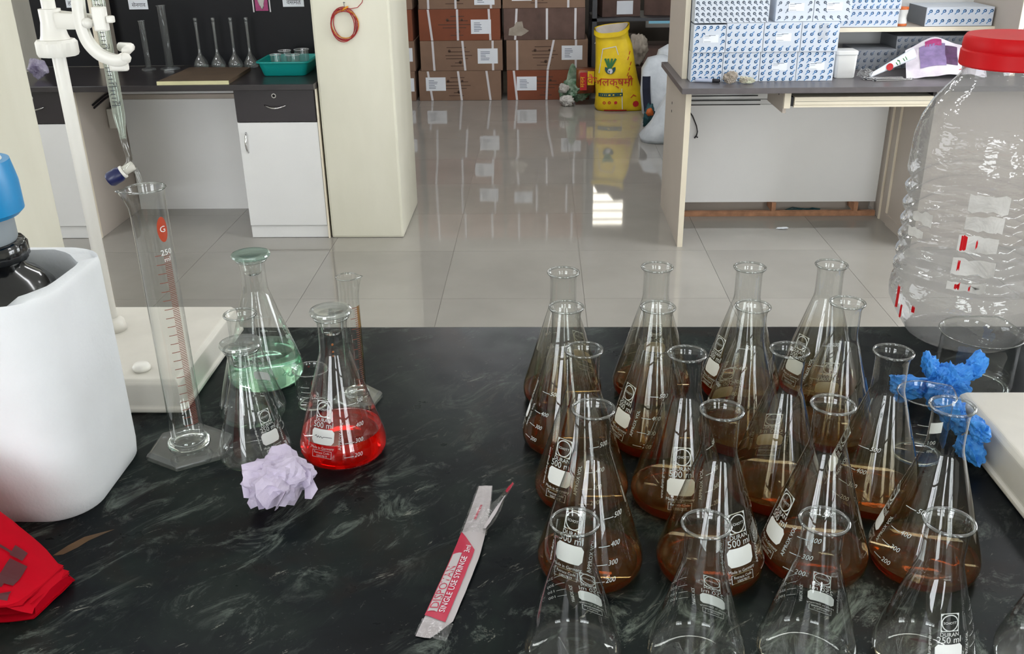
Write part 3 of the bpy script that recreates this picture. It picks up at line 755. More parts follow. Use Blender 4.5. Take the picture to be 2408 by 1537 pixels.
# ------------------------------------------------------------------ burette stand, clamp, burette
SX, SY = -0.627, 1.25
t = thing('burette_stand', 'white burette stand with rectangular base behind the measuring cylinder', 'stand', (SX, SY, BZ+0.0002))
def plate(x0, x1, y0, y1, h, o):
    rg = []
    for ins, z in ((0.0, 0.0), (-0.002, 0.003), (-0.002, 0.007), (0.002, 0.009), (0.004, h-0.006), (0.009, h)):
        rg.append([(x-o[0], y-o[1], z) for x, y in ((x0+ins, y0+ins), (x1-ins, y0+ins), (x1-ins, y1-ins), (x0+ins, y1-ins))])
    return MB().loft(rg)
link('base_plate', bevel(plate(-0.715, -0.470, 1.082, 1.345, 0.046, (SX, SY)).me('base_plate', 'pvc2'), 0.002, 2), t)
link('rod_socket', MB().lathe([(0.0, 0.0462), (0.019, 0.0462), (0.017, 0.060), (0.012, 0.066), (0, 0.066)], 28).me('rod_socket', 'pvc2', True), t)
link('rod', MB().tube([(0, 0, 0.06), (0, 0, 0.74)], 0.0086, 20).me('rod', 'pvc', True), t)
m = MB().lathe([(0.0, 0.0), (0.011, 0.001), (0.012, 0.006), (0.009, 0.010), (0.0, 0.011)], 20).map(lambda p: p+Vector((-0.5335-SX, 1.118-SY, 0.0455)))
link('screw_cap', m.me('screw_cap', 'pvc', True), t)
# clamp on the rod
CZ = BZ+0.44
t = thing('burette_clamp', 'white plastic burette clamp with curved arms on the stand rod', 'clamp', (SX, SY, CZ))
def knurl(a, r, z): return r*(1+0.05*max(0, math.cos(a*9))), z
link('lock_ring', autosmooth(MB().lathe([(0.0092, -0.004), (0.0235, -0.004), (0.025, -0.001), (0.025, 0.013), (0.022, 0.0165), (0.0092, 0.0165)], 72, fn=knurl).me('lock_ring', 'pvc'), 40), t)
link('boss', autosmooth(MB().lathe([(0.0092, 0.0166), (0.0185, 0.0166), (0.0165, 0.022), (0.0135, 0.038), (0.0135, 0.054), (0.0092, 0.054)], 36).me('boss', 'pvc'), 40), t)
def sweep_rect(pts, wdt, hgt):
    rg = []
    pts = [Vector(p) for p in pts]
    for i, p in enumerate(pts):
        tg = (pts[min(i+1, len(pts)-1)]-pts[max(i-1, 0)]).normalized(); side = tg.cross(Vector((0, 1, 0))).normalized(); up = Vector((0, 1, 0))
        rg.append([p+side*wdt/2*a+up*hgt/2*b for a, b in ((-1, -0.7), (-0.7, -1), (0.7, -1), (1, -0.7), (1, 0.7), (0.7, 1), (-0.7, 1), (-1, 0.7))])
    return MB().loft(rg)
link('arm', autosmooth(sweep_rect([(0.010, -0.006, 0.040), (0.030, -0.016, 0.040), (0.052, -0.026, 0.041)], 0.019, 0.013).me('arm', 'pvc'), 50), t)
link('arm', autosmooth(sweep_rect([(0.010, 0.006, 0.048), (0.045, -0.014, 0.047), (0.070, -0.026, 0.046)], 0.006, 0.008).me('arm', 'pvc2'), 50), t)
bow = [(0.062, -0.032, 0.125), (0.058, -0.032, 0.095), (0.0545, -0.032, 0.066), (0.0532, -0.032, 0.046), (0.0540, -0.032, 0.0285), (0.0590, -0.032, 0.0135), (0.0700, -0.032, 0.0010), (0.0850, -0.032, -0.0055), (0.0950, -0.032, -0.0060), (0.1010, -0.032, -0.003)]
sm = []
for k in range(len(bow)-1):
    p0 = Vector(bow[max(k-1, 0)]); p1 = Vector(bow[k]); p2 = Vector(bow[k+1]); p3 = Vector(bow[min(k+2, len(bow)-1)])
    for q in range(4):
        u = q/4; sm.append(0.5*((2*p1)+(p2-p0)*u+(2*p0-5*p1+4*p2-p3)*u*u+(-p0+3*p1-3*p2+p3)*u**3))
sm.append(Vector(bow[-1]))
link('jaw', autosmooth(sweep_rect(sm, 0.0145, 0.011).me('jaw', 'pvc'), 50), t)
link('jaw_tip', MB().lathe([(0, -0.007), (0.005, -0.005), (0.0072, 0), (0.005, 0.005), (0, 0.007)], 14).map(lambda p: p+Vector((0.1015, -0.032, -0.0035))).me('jaw_tip', 'pvc', True), t)
link('jaw_pad', bevel(MB().box(0.078, 0.102, -0.034, -0.0245, -0.020, -0.004).me('jaw_pad', 'pvc'), 0.004, 3), t)
link('jaw_pad', MB().tube([(0.101, -0.0265, 0.004), (0.098, -0.004, 0.006), (0.082, 0.002, 0.006)], 0.0058, 10).me('jaw_pad', 'pvc', True), t)
link('bolt', MB().tube([(0.058, -0.035, 0.040), (0.064, -0.036, 0.0395), (0.069, -0.037, 0.039)], [0.0055, 0.007, 0.004], 12).me('bolt', 'pvc', True), t)
link('cross_grip', bevel(MB().box(0.0695, 0.0855, -0.036, -0.0245, 0.0295, 0.0585).me('cross_grip', 'pvc'), 0.002, 2), t)
link('cross_grip', bevel(MB().box(0.0855, 0.0940, -0.034, -0.0245, 0.039, 0.0475).me('cross_grip', 'pvc'), 0.002, 2), t)
# burette
bx, by = -0.5545, 1.2345
t = thing('burette', 'glass burette with navy blue stopcock hanging from the clamp', 'burette', (bx, by, BZ+0.26))
link('tube', MB().lathe([(0.0078, 0.50), (0.0078, 0.108), (0.0075, 0.100), (0.0062, 0.090), (0.0048, 0.082), (0.0042, 0.070)], 28).me('tube', thin_glass('greenish_burette_glass', (0.86, 0.91, 0.86), 0.6, 0.09, 0.02, haze=0.10, hazec=(0.75, 0.82, 0.74)), True), t)
link('lower_tube', MB().tube([(0, 0, 0.074), (0.001, 0, 0.062), (0.0035, 0, 0.048), (0.003, 0, 0.038), (-0.003, -0.002, 0.0305), (-0.010, -0.004, 0.026)], [0.0042, 0.0042, 0.0042, 0.0046, 0.0052, 0.0055], 14).me('lower_tube', 'glass', True), t)
link('stopcock_barrel', MB().tube([(0.006, 0.002, 0.034), (-0.006, -0.002, 0.0272)], 0.0062, 16).me('stopcock_barrel', 'pvc2', True), t)
link('washer', MB().tube([(-0.0062, -0.002, 0.027), (-0.009, -0.003, 0.0254)], 0.0088, 18).me('washer', 'pvc', True), t)
kn = MB().tube([(-0.0092, -0.003, 0.0252), (-0.012, -0.004, 0.0238), (-0.024, -0.007, 0.0172), (-0.0265, -0.0076, 0.0158)], [0.0085, 0.0102, 0.0102, 0.0085], 18)
link('stopcock_knob', autosmooth(kn.me('stopcock_knob', 'navy'), 35), t)
link('tip', MB().tube([(0.006, 0.002, 0.031), (0.010, 0.003, 0.022), (0.0115, 0.003, 0.010), (0.012, 0.003, -0.004)], [0.0042, 0.0032, 0.0024, 0.0013], 12).me('tip', 'glass', True), t)
m = MB(); 
for i in range(46):
    z = 0.115+0.0048*i; aa, ab = (-0.55, 0.9) if i % 5 == 0 else (-0.3, 0.45)
    v = []
    for k in range(5):
        a = aa+(ab-aa)*k/4; v += [(0.0080*math.sin(a), -0.0080*math.cos(a), z), (0.0080*math.sin(a), -0.0080*math.cos(a), z+0.0008)]
    m.add(v, [(2*k, 2*k+2, 2*k+3, 2*k+1) for k in range(4)])
for i, s in enumerate(('34', '33', '32', '31', '30', '29', '28', '27', '26')):
    tv, tf = text2d(s, 0.007, 'LEFT'); m.add([(0.0080*math.sin(0.15+px/0.0078), -0.0080*math.cos(0.15+px/0.0078), 0.116+0.024*i+py) for px, py, _ in tv], tf)
link('printed_scale', m.me('printed_scale', 'ink'), t)

# ------------------------------------------------------------------ right hand stand base
t = thing('stand_base', 'white plastic stand base at the right edge of the bench beside the blue glove', 'stand', (0.64, 0.93, BZ+0.0002))
link('base_plate', bevel(plate(0.5145, 0.78, 0.79, 1.058, 0.050, (0.64, 0.93)).me('base_plate', 'pvc2'), 0.002, 2), t)
m = MB().lathe([(0.0, 0.0), (0.012, 0.0), (0.0125, 0.004), (0.011, 0.014), (0.008, 0.018), (0.0, 0.019)], 24).map(lambda p: p+Vector((0.612-0.64, 1.035-0.93, 0.0502)))
link('screw_cap', m.me('screw_cap', 'pvc', True), t)

# ------------------------------------------------------------------ big clear jar with a red lid
JX, JY = 0.640, 1.338
t = thing('plastic_jar', 'big clear ribbed plastic jar with red lid at the right end of the bench', 'jar', (JX, JY, BZ+0.0002))
R = 0.112
prof = [(0.0, 0.008), (0.055, 0.004), (0.074, 0.0), (0.080, 0.004), (0.096, 0.028), (R-0.002, 0.055), (R, 0.07)]
z = 0.085
while z < 0.255:
    prof += [(R-0.001, z), (R-0.006, z+0.007), (R-0.006, z+0.011), (R-0.001, z+0.018), (R+0.0005, z+0.024)]; z += 0.0245
prof += [(R-0.001, 0.275), (R-0.003, 0.300), (R-0.009, 0.325), (R-0.020, 0.348), (R-0.035, 0.368), (0.066, 0.381), (0.062, 0.387), (0.062, 0.40)]
def jarfn(a, r, z):
    if z < 0.06 or z > 0.30: return r, z
    w_ = math.sin(PI*(z-0.06)/0.24)
    return r*(1-0.022*w_*abs(math.sin(a*2.5+0.6))), z+0.010*w_*math.sin(a*2.5+0.4)
link('body', MB().lathe(prof, 90, fn=jarfn).me('body', 'jar', True), t)
def kn2(a, r, z): return (r*(1+0.006*math.cos(a*60)) if 0.392 < z < 0.43 else r), z
link('lid', autosmooth(MB().lathe([(0.0, 0.398), (0.066, 0.398), (0.0675, 0.400), (0.0675, 0.418), (0.0655, 0.420), (0.0665, 0.423), (0.0660, 0.434), (0.063, 0.4385), (0.055, 0.4375), (0.0, 0.4365)], 120, fn=kn2).me('lid', 'redlid'), 35), t)
def jpatch(a0, a1, z0, z1, mat, name, jag=0.0):
    nn = 8
    def fn(u, v):
        a = a0+(a1-a0)*u; z = z0+(z1-z0)*v + (jag*noise.noise(Vector((u*4, v*9, z0*50))))
        r = R+0.0012; return (r*math.sin(a), -r*math.cos(a), z)
    return link(name, MB().grid(nn, 3, fn).me(name, mat, True), t)
for a0, a1, z0, z1 in ((-0.62, -0.18, 0.222, 0.245), (-0.62, -0.20, 0.196, 0.216), (-0.66, -0.22, 0.164, 0.187), (-0.68, -0.2, 0.132, 0.155), (-0.70, -0.26, 0.108, 0.120), (-1.35, -1.02, 0.19, 0.205), (-1.40, -1.12, 0.165, 0.178)):
    jpatch(a0, a1, z0, z1, 'whitebag', 'label_scrap', 0.006)
for a0, a1, z0, z1 in ((-0.63, -0.56, 0.165, 0.186), (-0.62, -0.59, 0.137, 0.151), (-0.61, -0.55, 0.110, 0.117), (-0.46, -0.44, 0.170, 0.181), (-0.45, -0.43, 0.110, 0.116), (-1.42, -1.36, 0.05, 0.085), (-1.30, -1.26, 0.04, 0.06), (-1.1, -1.05, 0.055, 0.066)):
    jpatch(a0, a1, z0, z1, 'redlid', 'red_scrap', 0.005)

# ------------------------------------------------------------------ crumpled things
def crumple(rx, ry, rz, seed, sub=4, amp=0.35, planes=26, ridges=9.0):
    rnd = random.Random(seed)
    P = []
    for _ in range(planes):
        d = Vector((rnd.gauss(0, 1), rnd.gauss(0, 1), rnd.gauss(0, 1))).normalized(); P.append((d, 0.66+0.34*rnd.random()))
    bm = bmesh.new(); bmesh.ops.create_icosphere(bm, subdivisions=sub, radius=1)
    off = Vector((seed*3.1, seed*1.7, 0))
    for v in bm.verts:
        d = v.co.normalized(); r = 1.25
        for n_, h in P:
            c = d.dot(n_)
            if c > 0.05: r = min(r, h/c)
        q = d*ridges/3+off
        rg = 1-abs(noise.noise(q))*2; rg2 = 1-abs(noise.noise(q*2.3+Vector((5, 1, 2))))*2
        r *= 1-amp+amp*(0.65*max(0, rg)+0.35*max(0, rg2))*1.15
        v.co = Vector((d.x*r*rx, d.y*r*ry, d.z*r*rz))
    zmin = min(v.co.z for v in bm.verts)
    for v in bm.verts: v.co.z -= zmin
    V = [v.co.copy() for v in bm.verts]; Fc = [tuple(x.index for x in f.verts) for f in bm.faces]; bm.free()
    return V, Fc
t = thing('crumpled_paper', 'crumpled ball of lilac paper in front of the red flask', 'paper', (-0.286, 0.873, BZ+0.0002))
V, Fc = crumple(0.0455, 0.038, 0.0335, 5, 4, 0.36, 18, 4.6)
link('ball', mesh('ball', V, Fc, 'lilac'), t)
rnd = random.Random(3)
def flap(p0, d, up, L, W_, mat='lilac', name='flap'):
    d = Vector(d).normalized(); up = Vector(up).normalized(); s = d.cross(up).normalized(); p0 = Vector(p0)
    v = [p0-s*W_/2, p0+s*W_/2, p0+d*L*0.55+s*W_*0.62+up*L*0.14, p0+d*L+s*W_*0.12+up*L*0.02, p0+d*L*0.6-s*W_*0.55-up*L*0.10, p0+d*L*0.45+up*L*0.10]
    f = [(0, 1, 5), (1, 2, 5), (2, 3, 5), (3, 4, 5), (4, 0, 5)]
    v2 = [q-up*0.0006 for q in v]
    return link(name, mesh(name, v+v2, f+[tuple(6+i for i in reversed(q)) for q in f], mat), t)
for a in (((0.022, -0.004, 0.036), (0.7, -0.1, 0.75), (-0.3, -0.8, 0.5), 0.020, 0.022), ((0.028, -0.010, 0.028), (1, -0.2, 0.35), (0, -0.7, 0.7), 0.017, 0.020),
          ((-0.020, 0.004, 0.038), (-0.35, 0.1, 0.9), (0, -1, 0.2), 0.020, 0.022), ((0.002, 0.004, 0.042), (0.25, 0.2, 0.9), (0, -1, 0.3), 0.014, 0.026),
          ((-0.028, -0.010, 0.028), (-0.8, -0.3, 0.4), (0.1, -0.8, 0.5), 0.014, 0.020),
          ((-0.012, -0.030, 0.030), (-0.3, -0.7, 0.5), (0.8, -0.3, 0.5), 0.014, 0.022), ((0.008, -0.032, 0.030), (0.2, -0.8, 0.4), (-0.8, -0.2, 0.5), 0.014, 0.020)):
    flap(*a)
# blue nitrile glove lying over the corner of the stand base
t = thing('nitrile_glove', 'crumpled blue nitrile glove lying against the white stand base', 'glove', (0.532, 1.085, BZ+0.0005))
V, Fc = crumple(0.031, 0.027, 0.036, 11, 5, 0.34, 16, 6)
link('palm', autosmooth(mesh('palm', V, Fc, 'bluenit'), 25), t, (-0.010, 0.008, 0))
for nm, rx, ry, rz_, sd, loc, ro in (('finger', 0.013, 0.014, 0.024, 12, (-0.030, 0.016, 0.036), (0.1, -0.3, 0.4)), ('finger', 0.015, 0.013, 0.022, 13, (0.012, 0.014, 0.040), (0.15, 0.35, 0.1)),
                                 ('finger', 0.015, 0.034, 0.026, 14, (-0.0345, -0.062, 0.010), (0.0, 0.1, 0.1)), ('finger', 0.0115, 0.026, 0.014, 15, (-0.0305, -0.120, 0.034), (0.05, 0.2, 0.0)),
                                 ('finger', 0.012, 0.022, 0.018, 17, (-0.032, -0.118, 0.001), (0.0, 0.0, 0.1)), ('cuff', 0.030, 0.020, 0.018, 16, (-0.052, 0.030, 0.0), (0, 0, -0.3))):
    V, Fc = crumple(rx, ry, rz_, sd, 4, 0.34, 14, 6)
    o = link(nm, autosmooth(mesh(nm, V, Fc, 'bluenit'), 25), t, loc, rot=ro)

# ------------------------------------------------------------------ red folded bag at the left edge
t = thing('folded_red_bag', 'folded red plastic bag with dark print before the polystyrene box', 'bag', (-0.58, 0.72, BZ+0.0003))
A_ = Vector((-0.80, 0.64, 0)); 
def bagpt(u, v, top):
    """u: left to right tip, v: front to back"""
    f = Vector((-0.75+0.275*u, 0.655+0.030*u-0.02*u*(1-u), 0)); b = Vector((-0.75+0.288*u, 0.842-0.100*u**1.4, 0))
    p = f.lerp(b, v); return p
def bag_top(u, v):
    p = bagpt(u, v, 1); hgt = 0.135*(1-u**1.45)*(0.30+0.70*min(1, v*1.35))+0.022
    if v < 0.06: hgt *= 0.72+0.28*v/0.06
    if v > 0.90: hgt *= 1-0.75*(v-0.90)/0.10
    if u > 0.93: hgt *= 1-0.4*(u-0.93)/0.07
    n_ = 0.0035*noise.noise(Vector((p.x*30, p.y*30, 2)))+0.002*noise.noise(Vector((p.x*80, p.y*70, 5)))
    return (p.x+0.58, p.y-0.72, hgt+n_)
link('top_fold', MB().grid(40, 30, bag_top).me('top_fold', 'redcloth', True), t)
for i in range(4):
    zz = 0.0025+0.0055*i; ins = 0.004*((i*37) % 3)
    def lay(u, v, zz=zz, ins=ins, i=i):
        p = bagpt(u*(1.0-0.02*(i % 2)), 0.0+v*0.93, 0); p.y += ins*(1-v)
        th = 0.0022*math.sin(PI*min(1, (1-u)*10)/2)
        return p
    m = MB(); nu, nv = 24, 10
    def topf(u, v): q = lay(u, v); return (q.x+0.58, q.y-0.72+ (-0.002 if v == 0 else 0), zz+0.0015*noise.noise(Vector((q.x*60, q.y*60, i)))+0.0016)
    def botf(u, v): q = lay(u, v); return (q.x+0.58, q.y-0.72, zz+0.0015*noise.noise(Vector((q.x*60, q.y*60, i)))-0.0008)
    m.grid(nu, nv, topf); m.grid(nu, nv, lambda u, v: botf(1-u, v))
    link('fold_layer', m.me('fold_layer', 'redcloth', True), t)
# skirt closing the right and back sides
m = MB().grid(30, 4, lambda u, v: tuple(Vector(bag_top(min(1, u*2), 1.0) if u <= 0.5 else bag_top(1.0, 1-(u-0.5)*2*0.92)).lerp(Vector((bag_top(min(1, u*2), 1.0)[0] if u <= 0.5 else bag_top(1.0, 1-(u-0.5)*2*0.92)[0]-0.002, bag_top(min(1, u*2), 1.0)[1] if u <= 0.5 else bag_top(1.0, 1-(u-0.5)*2*0.92)[1], 0.0008)), v)))
link('side_fold', m.me('side_fold', 'redcloth', True), t)
def bag_print(items, name):
    m = MB()
    for v, f in items:
        vv = []
        for x, y, _ in v:
            q = Vector(bag_top(min(0.99, 0.862+(x-0.5)*0.80), max(0.0, (y-0.04)*0.86))); vv.append((q.x-0.0002, q.y-0.0006, q.z+0.0012))
        m.add(vv, f)
    return link(name, m.me(name, 'darkred'), t)
def gq(x0, x1, y0, y1, n=6):
    m = MB().grid(n, n, lambda u, v: (x0+(x1-x0)*u, y0+(y1-y0)*v, 0)); return m.v, m.f
items = [gq(0.50, 0.575, 0.30, 0.66), gq(0.30, 0.54, 0.24, 0.32), gq(0.49, 0.545, 0.70, 0.84), gq(0.30, 0.50, 0.72, 0.75)]
tri = ([(0.50, 0.09, 0), (0.585, 0.08, 0), (0.585, 0.20, 0), (0.545, 0.14, 0), (0.585, 0.14, 0)], [(0, 1, 4, 3), (3, 4, 2)])
items += [tri, ring2d(0.41, 0.50, 0.035, 0.075, 16, -PI*0.6, PI*0.6), gq(0.33, 0.43, 0.36, 0.44)]
bag_print(items, 'printed_mark')

# ------------------------------------------------------------------ opened syringe wrapper
t = thing('syringe_wrapper', 'torn pink and white syringe wrapper lying on the granite', 'wrapper', (-0.08, 0.79, BZ+0.0003))
BL, BR, TL, TR = Vector((-0.1165, 0.669)), Vector((-0.0855, 0.661)), Vector((-0.0725, 0.912)), Vector((-0.0535, 0.913))
def wr(u, v, z=0.0):
    lf = BL.lerp(TL, v)+Vector((0.004, 0.002))*math.sin(PI*v); wd = 0.0315-0.0145*max(0, (v-0.45)/0.55)**1.3
    dr = (BR-BL).normalized().lerp((TR-TL).normalized(), v); p = lf+dr*wd*u
    hgt = 0.0055*math.sin(PI*min(1, max(0, (v-0.03)/0.94)))*(0.35+0.65*math.sin(PI*min(1, max(0, u))))+0.001*noise.noise(Vector((u*3, v*14, 4)))
    return (p.x+0.08, p.y-0.79, 0.0008+max(0, hgt)+z)
link('backing_paper', MB().grid(8, 40, lambda u, v: wr(0.06+u*(0.88 if v > 0.1 else 0.45+4.3*v), v)).me('backing_paper', 'wrapw', True), t)
link('clear_film', MB().grid(8, 40, lambda u, v: wr(u, 0.60+v*0.385, 0.0016+0.002*abs(noise.noise(Vector((u*4, v*20, 9)))))).me('clear_film', 'clearfilm', True), t)
link('clear_film', MB().grid(6, 4, lambda u, v: wr(0.03+0.97*u, 0.085*v, 0.0012)).me('clear_film', 'clearfilm', True), t)
m = MB()
def pk(u, v):
    v0 = 0.085+0.02*(1-u); v1 = 0.62-0.13*u
    return wr(0.04+0.70*u, v0+(v1-v0)*v, 0.0008)
m.grid(6, 24, pk); link('pink_panel', m.me('pink_panel', 'pinksyr', True), t)
m = MB()
def wtext(s, size, u0, v0, al='LEFT', sy=1.0):
    L_ = 0.245; W_ = 0.0315; tv, tf = text2d(s, size, al)
    m.add([wr(u0-py*sy/W_, v0+px/L_, 0.0014) for px, py, _ in tv], tf)
wtext('SINGLE USE SYRINGE', 0.0082, 0.60, 0.125)
wtext('3ml', 0.0082, 0.60, 0.462)
m2 = MB()
link('lettering', m.me('lettering', 'paper'), t)
m = MB()
def bar(u, v): return wr(0.075+0.300*u, 0.125+0.335*v+0.006*math.sin(PI*u), 0.0012)
m.grid(3, 20, bar); link('name_panel', m.me('name_panel', 'wrapw', True), t)
m = MB(); wtext('DISPOVAN', 0.0122, 0.355, 0.140); link('brand_lettering', m.me('brand_lettering', 'pinksyr'), t)
m = MB(); m.grid(3, 8, lambda u, v: wr(0.52-0.26*u+0.02*v, 0.70+0.13*v, 0.0012)); 
ps = [wr(0.42+0.02*k, 0.70+0.02*k, 0.0014) for k in range(7)]
link('pink_mark', mesh('pink_mark', [Vector(p)+Vector((-0.0012, 0, 0)) for p in ps]+[Vector(p)+Vector((0.0012, 0, 0)) for p in ps], [(i, i+7, i+8, i+1) for i in range(6)], 'pinksyr'), t)
# torn strip of the film curling away
def strip(u, v):
    p = Vector((-0.0655, 0.818)).lerp(Vector((-0.0305, 0.897)), v); d = Vector((0.9, -0.42))*0.0085*(1-0.55*v**3)*(0.45+0.55*math.sin(PI*min(1, v*1.4+0.1)))
    q = p+d*(u*2-1); return (q.x+0.08, q.y-0.79, 0.002+0.012*math.sin(v*1.4)+0.0035*abs(u-0.5)*2+0.001*noise.noise(Vector((u*3, v*12, 1))))
link('torn_strip', MB().grid(6, 16, strip).me('torn_strip', 'clearfilm', True), t)
link('torn_strip', MB().grid(3, 12, lambda u, v: tuple(Vector(strip(0.45+0.3*u, 0.1+0.62*v))+Vector((0, 0, 0.0008)))).me('torn_strip', 'wrapw', True), t)
link('red_tab', MB().grid(4, 5, lambda u, v: tuple(Vector(strip(0.15+0.7*u*(1-0.5*abs(2*v-1)), 0.78+0.2*v))+Vector((0, 0, 0.0010)))).me('red_tab', 'pinksyr', True), t)

# ================================================================== left wall unit
YF = 4.49
def bow_handle(p0, p1, out, r=0.004, ax='y'):
    p0 = Vector(p0); p1 = Vector(p1); pts = []
    for k in range(9):
        s = k/8; q = p0.lerp(p1, s); q.y -= out*math.sin(PI*s)**0.7; pts.append(q)
    return MB().tube(pts, [r*(0.7+0.3*math.sin(PI*k/8)) for k in range(9)], 8)
def pedestal(label, x0, x1, handle_side):
    t = thing('pedestal_cabinet', label, 'cabinet', ((x0+x1)/2, 4.75, 0), 0, 'pedestal cabinets under the black counter')
    wbox('carcass', t, x0, x1, YF+0.02, 5.02, 0.0, 0.738, 'lam_b')
    wbox('plinth', t, x0+0.004, x1-0.004, YF+0.006, YF+0.0198, 0.002, 0.064, 'lam_w', 0.001)
    d = wbox('drawer', t, x0+0.004, x1-0.012, YF-0.002, YF+0.0198, 0.582, 0.735, 'lam_k', 0.0015)
    hx = (x0+x1)/2
    wb = MB(); h = bow_handle((hx-0.054, YF-0.003, 0.662), (hx+0.054, YF-0.003, 0.662), 0.022)
    h.v = [(a, b, c-0.012*math.sin(PI*min(1, max(0, (a-hx+0.054)/0.108)))) for a, b, c in h.v]
    o = wpart('handle', t, h, 'chrome', True); o.parent = d
    lk = MB().lathe([(0, 0), (0.006, 0.0), (0.011, 0.0005), (0.011, 0.003), (0.0, 0.003)], 18).map(lambda p: Vector((hx+p.x-0.004, YF-0.002-p.z, 0.705+p.y)))
    o = wpart('lock', t, lk, 'chrome'); o.parent = d
    lk = MB().lathe([(0, 0.0031), (0.007, 0.0031), (0.0065, 0.0040), (0.0, 0.0040)], 14).map(lambda p: Vector((hx+p.x-0.004, YF-0.002-p.z, 0.705+p.y)))
    o = wpart('keyhole', t, lk, 'hole'); o.parent = d
    d2 = wbox('door', t, x0+0.004, x1-0.008, YF-0.002, YF+0.0198, 0.067, 0.578, 'lam_w', 0.0015)
    hxx = x0+0.04 if handle_side < 0 else x1-0.05
    o = wpart('handle', t, bow_handle((hxx, YF-0.003, 0.435), (hxx, YF-0.003, 0.532), 0.024, 0.006), 'chrome', True); o.parent = d2
    wbox('edge_strip', t, x1-0.006, x1+0.002, YF-0.004, YF+0.0198, 0.0, 0.735, 'lam_c')
    return t
pedestal('white pedestal cabinet with dark drawer beside the free-standing pillar', -1.455, -1.058, -1)
pedestal('pedestal cabinet with dark drawer beyond the burette stand', -2.62, -2.222, -1)
t = thing('black_counter', 'black worktop spanning the two pedestal cabinets', 'worktop', (-1.84, 4.7, 0.74))
wbox('slab', t, -2.62, -1.052, 4.42, 5.03, 0.7402, 0.768, 'ctop', 0.003)
t = thing('knee_panel', 'white back panel with grooves between the pedestal cabinets', 'panel', (-1.84, 5.005, 0))
wbox('board', t, -2.218, -1.459, 5.002, 5.02, 0.0, 0.60, 'lam_p')
for k in range(5):
    z0 = 0.602+k*0.0275
    wbox('slat', t, -2.218, -1.459, 4.998+0.002*(k % 2), 5.02, z0, z0+0.0235, 'lam_w' if k % 2 else 'lam_b', 0.001)
t = thing('black_backboard', 'black back board with upright post above the counter', 'panel', (-1.84, 5.05, 0.7682))
wbox('board', t, -2.62, -1.052, 5.032, 5.05, 0.7684, 1.75, 'black')
wbox('post', t, -2.262, -2.205, 4.965, 5.0315, 0.7684, 1.75, 'lam_b', 0.002)
wbox('post_edge', t, -2.283, -2.2625, 4.955, 5.0315, 0.7684, 1.75, 'lam_c', 0.001)
def note(name, label, x0, x1, z0, z1, y, text, size, tx, tz, rot=0.0):
    t = thing(name, label, 'paper', ((x0+x1)/2, y, z0), 0, 'paper name slips on the black back board')
    wbox('sheet', t, x0, x1, y-0.0015, y, z0, z1, 'paper')
    if text: plane_print('lettering', t, [shift(text2d(text, size), tx, tz, rot)], (0, y-0.0015, 0), 'ink', off=0.0006)
    return t
note('name_slip', 'white paper slip lettered above the first measuring cylinder', -2.107, -2.008, 1.050, 1.115, 5.0318, 'सेनगाव', 0.027, -2.055, 1.062)
note('name_slip', 'white paper slip lettered beside the pillar', -1.313, -1.205, 1.054, 1.118, 5.0318, 'वसमत', 0.03, -1.257, 1.066)
note('name_slip', 'white paper slip behind the burette clamp', -2.43, -2.37, 1.062, 1.12, 5.0318, 'हिंगोली', 0.027, -2.385, 1.075)
t = thing('small_picture', 'small magenta picture in thin frame on the black board', 'picture', (-1.422, 5.03, 1.03))
wbox('print', t, -1.455, -1.390, 5.0285, 5.0318, 1.036, 1.15, 'pinkprint')
V, Fc = crumple(0.020, 0.0022, 0.05, 21, 3, 0.4)
link('pale_figure', mesh('pale_figure', V, Fc, 'whitebag', True), t, (0, -0.003, 0.012))
for xx in (-1.468, -1.383): wbox('frame_bar', t, xx, xx+0.006, 5.027, 5.0318, 1.030, 1.16, 'strap')
# glassware on the black counter
dimglass = thin_glass('dusty_glass', (0.88, 0.9, 0.9), 0.75, 0.10, 0.08, haze=0.10, hazec=(0.5, 0.52, 0.54))
for i, (x, y, H, r) in enumerate(((-1.995, 4.88, 0.24, 0.014), (-1.893, 4.90, 0.31, 0.019))):
    t = thing('measuring_cylinder', ['shorter measuring cylinder on the black counter under the left name slip', 'taller measuring cylinder on the black counter'][i], 'cylinder', (x, y, 0.7684), 0, 'measuring cylinders on the black counter')
    link('tube', MB().lathe([(0, 0.012), (r, 0.013), (r, H-0.006), (r*1.15, H)], 24).me('tube', dimglass, True), t)
    link('foot', bevel(MB().loft(hexprism(r*2.6, 0, 0.010, 0.2)).me('foot', dimglass), 0.001, 1), t)
    link('rim', rim_mesh(r*1.15, H, 0.0016).me('rim', dimglass, True), t)
for i, x in enumerate((-1.745, -1.655, -1.567, -1.487)):
    t = thing('volumetric_flask', 'long-necked volumetric flask, %s in the row before the black board' % ['leftmost', 'second from left', 'third from left', 'rightmost'][i], 'flask', (x, 4.945, 0.7684), 0, 'volumetric flasks on the black counter')
    if i == 0:
        vf = MB().lathe([(0, 0.003), (0.025, 0.0), (0.034, 0.004), (0.037, 0.014), (0.034, 0.028), (0.024, 0.046), (0.013, 0.062), (0.0082, 0.076), (0.0075, 0.10), (0.0075, 0.20), (0.0085, 0.215), (0.0088, 0.226)], 28).me('body', dimglass, True)
        vs_ = MB().lathe([(0, 0.2262), (0.009, 0.2265), (0.0085, 0.232), (0.011, 0.240), (0.009, 0.246), (0, 0.247)], 18).me('stopper', dimglass, True)
        vr_ = rim_mesh(0.0088, 0.222, 0.0014).me('rim', dimglass, True)
        vb_ = MB().lathe([(0.026, 0.001), (0.034, 0.003), (0.036, 0.010), (0.031, 0.007)], 28).me('base_ring', 'rimglass', True)
    link('body', vf, t); link('stopper', vs_, t); link('rim', vr_, t); link('base_ring', vb_, t)
t = thing('cutting_board', 'flat wooden board with pale front edge lying on the black counter', 'board', (-1.63, 4.62, 0.7684))
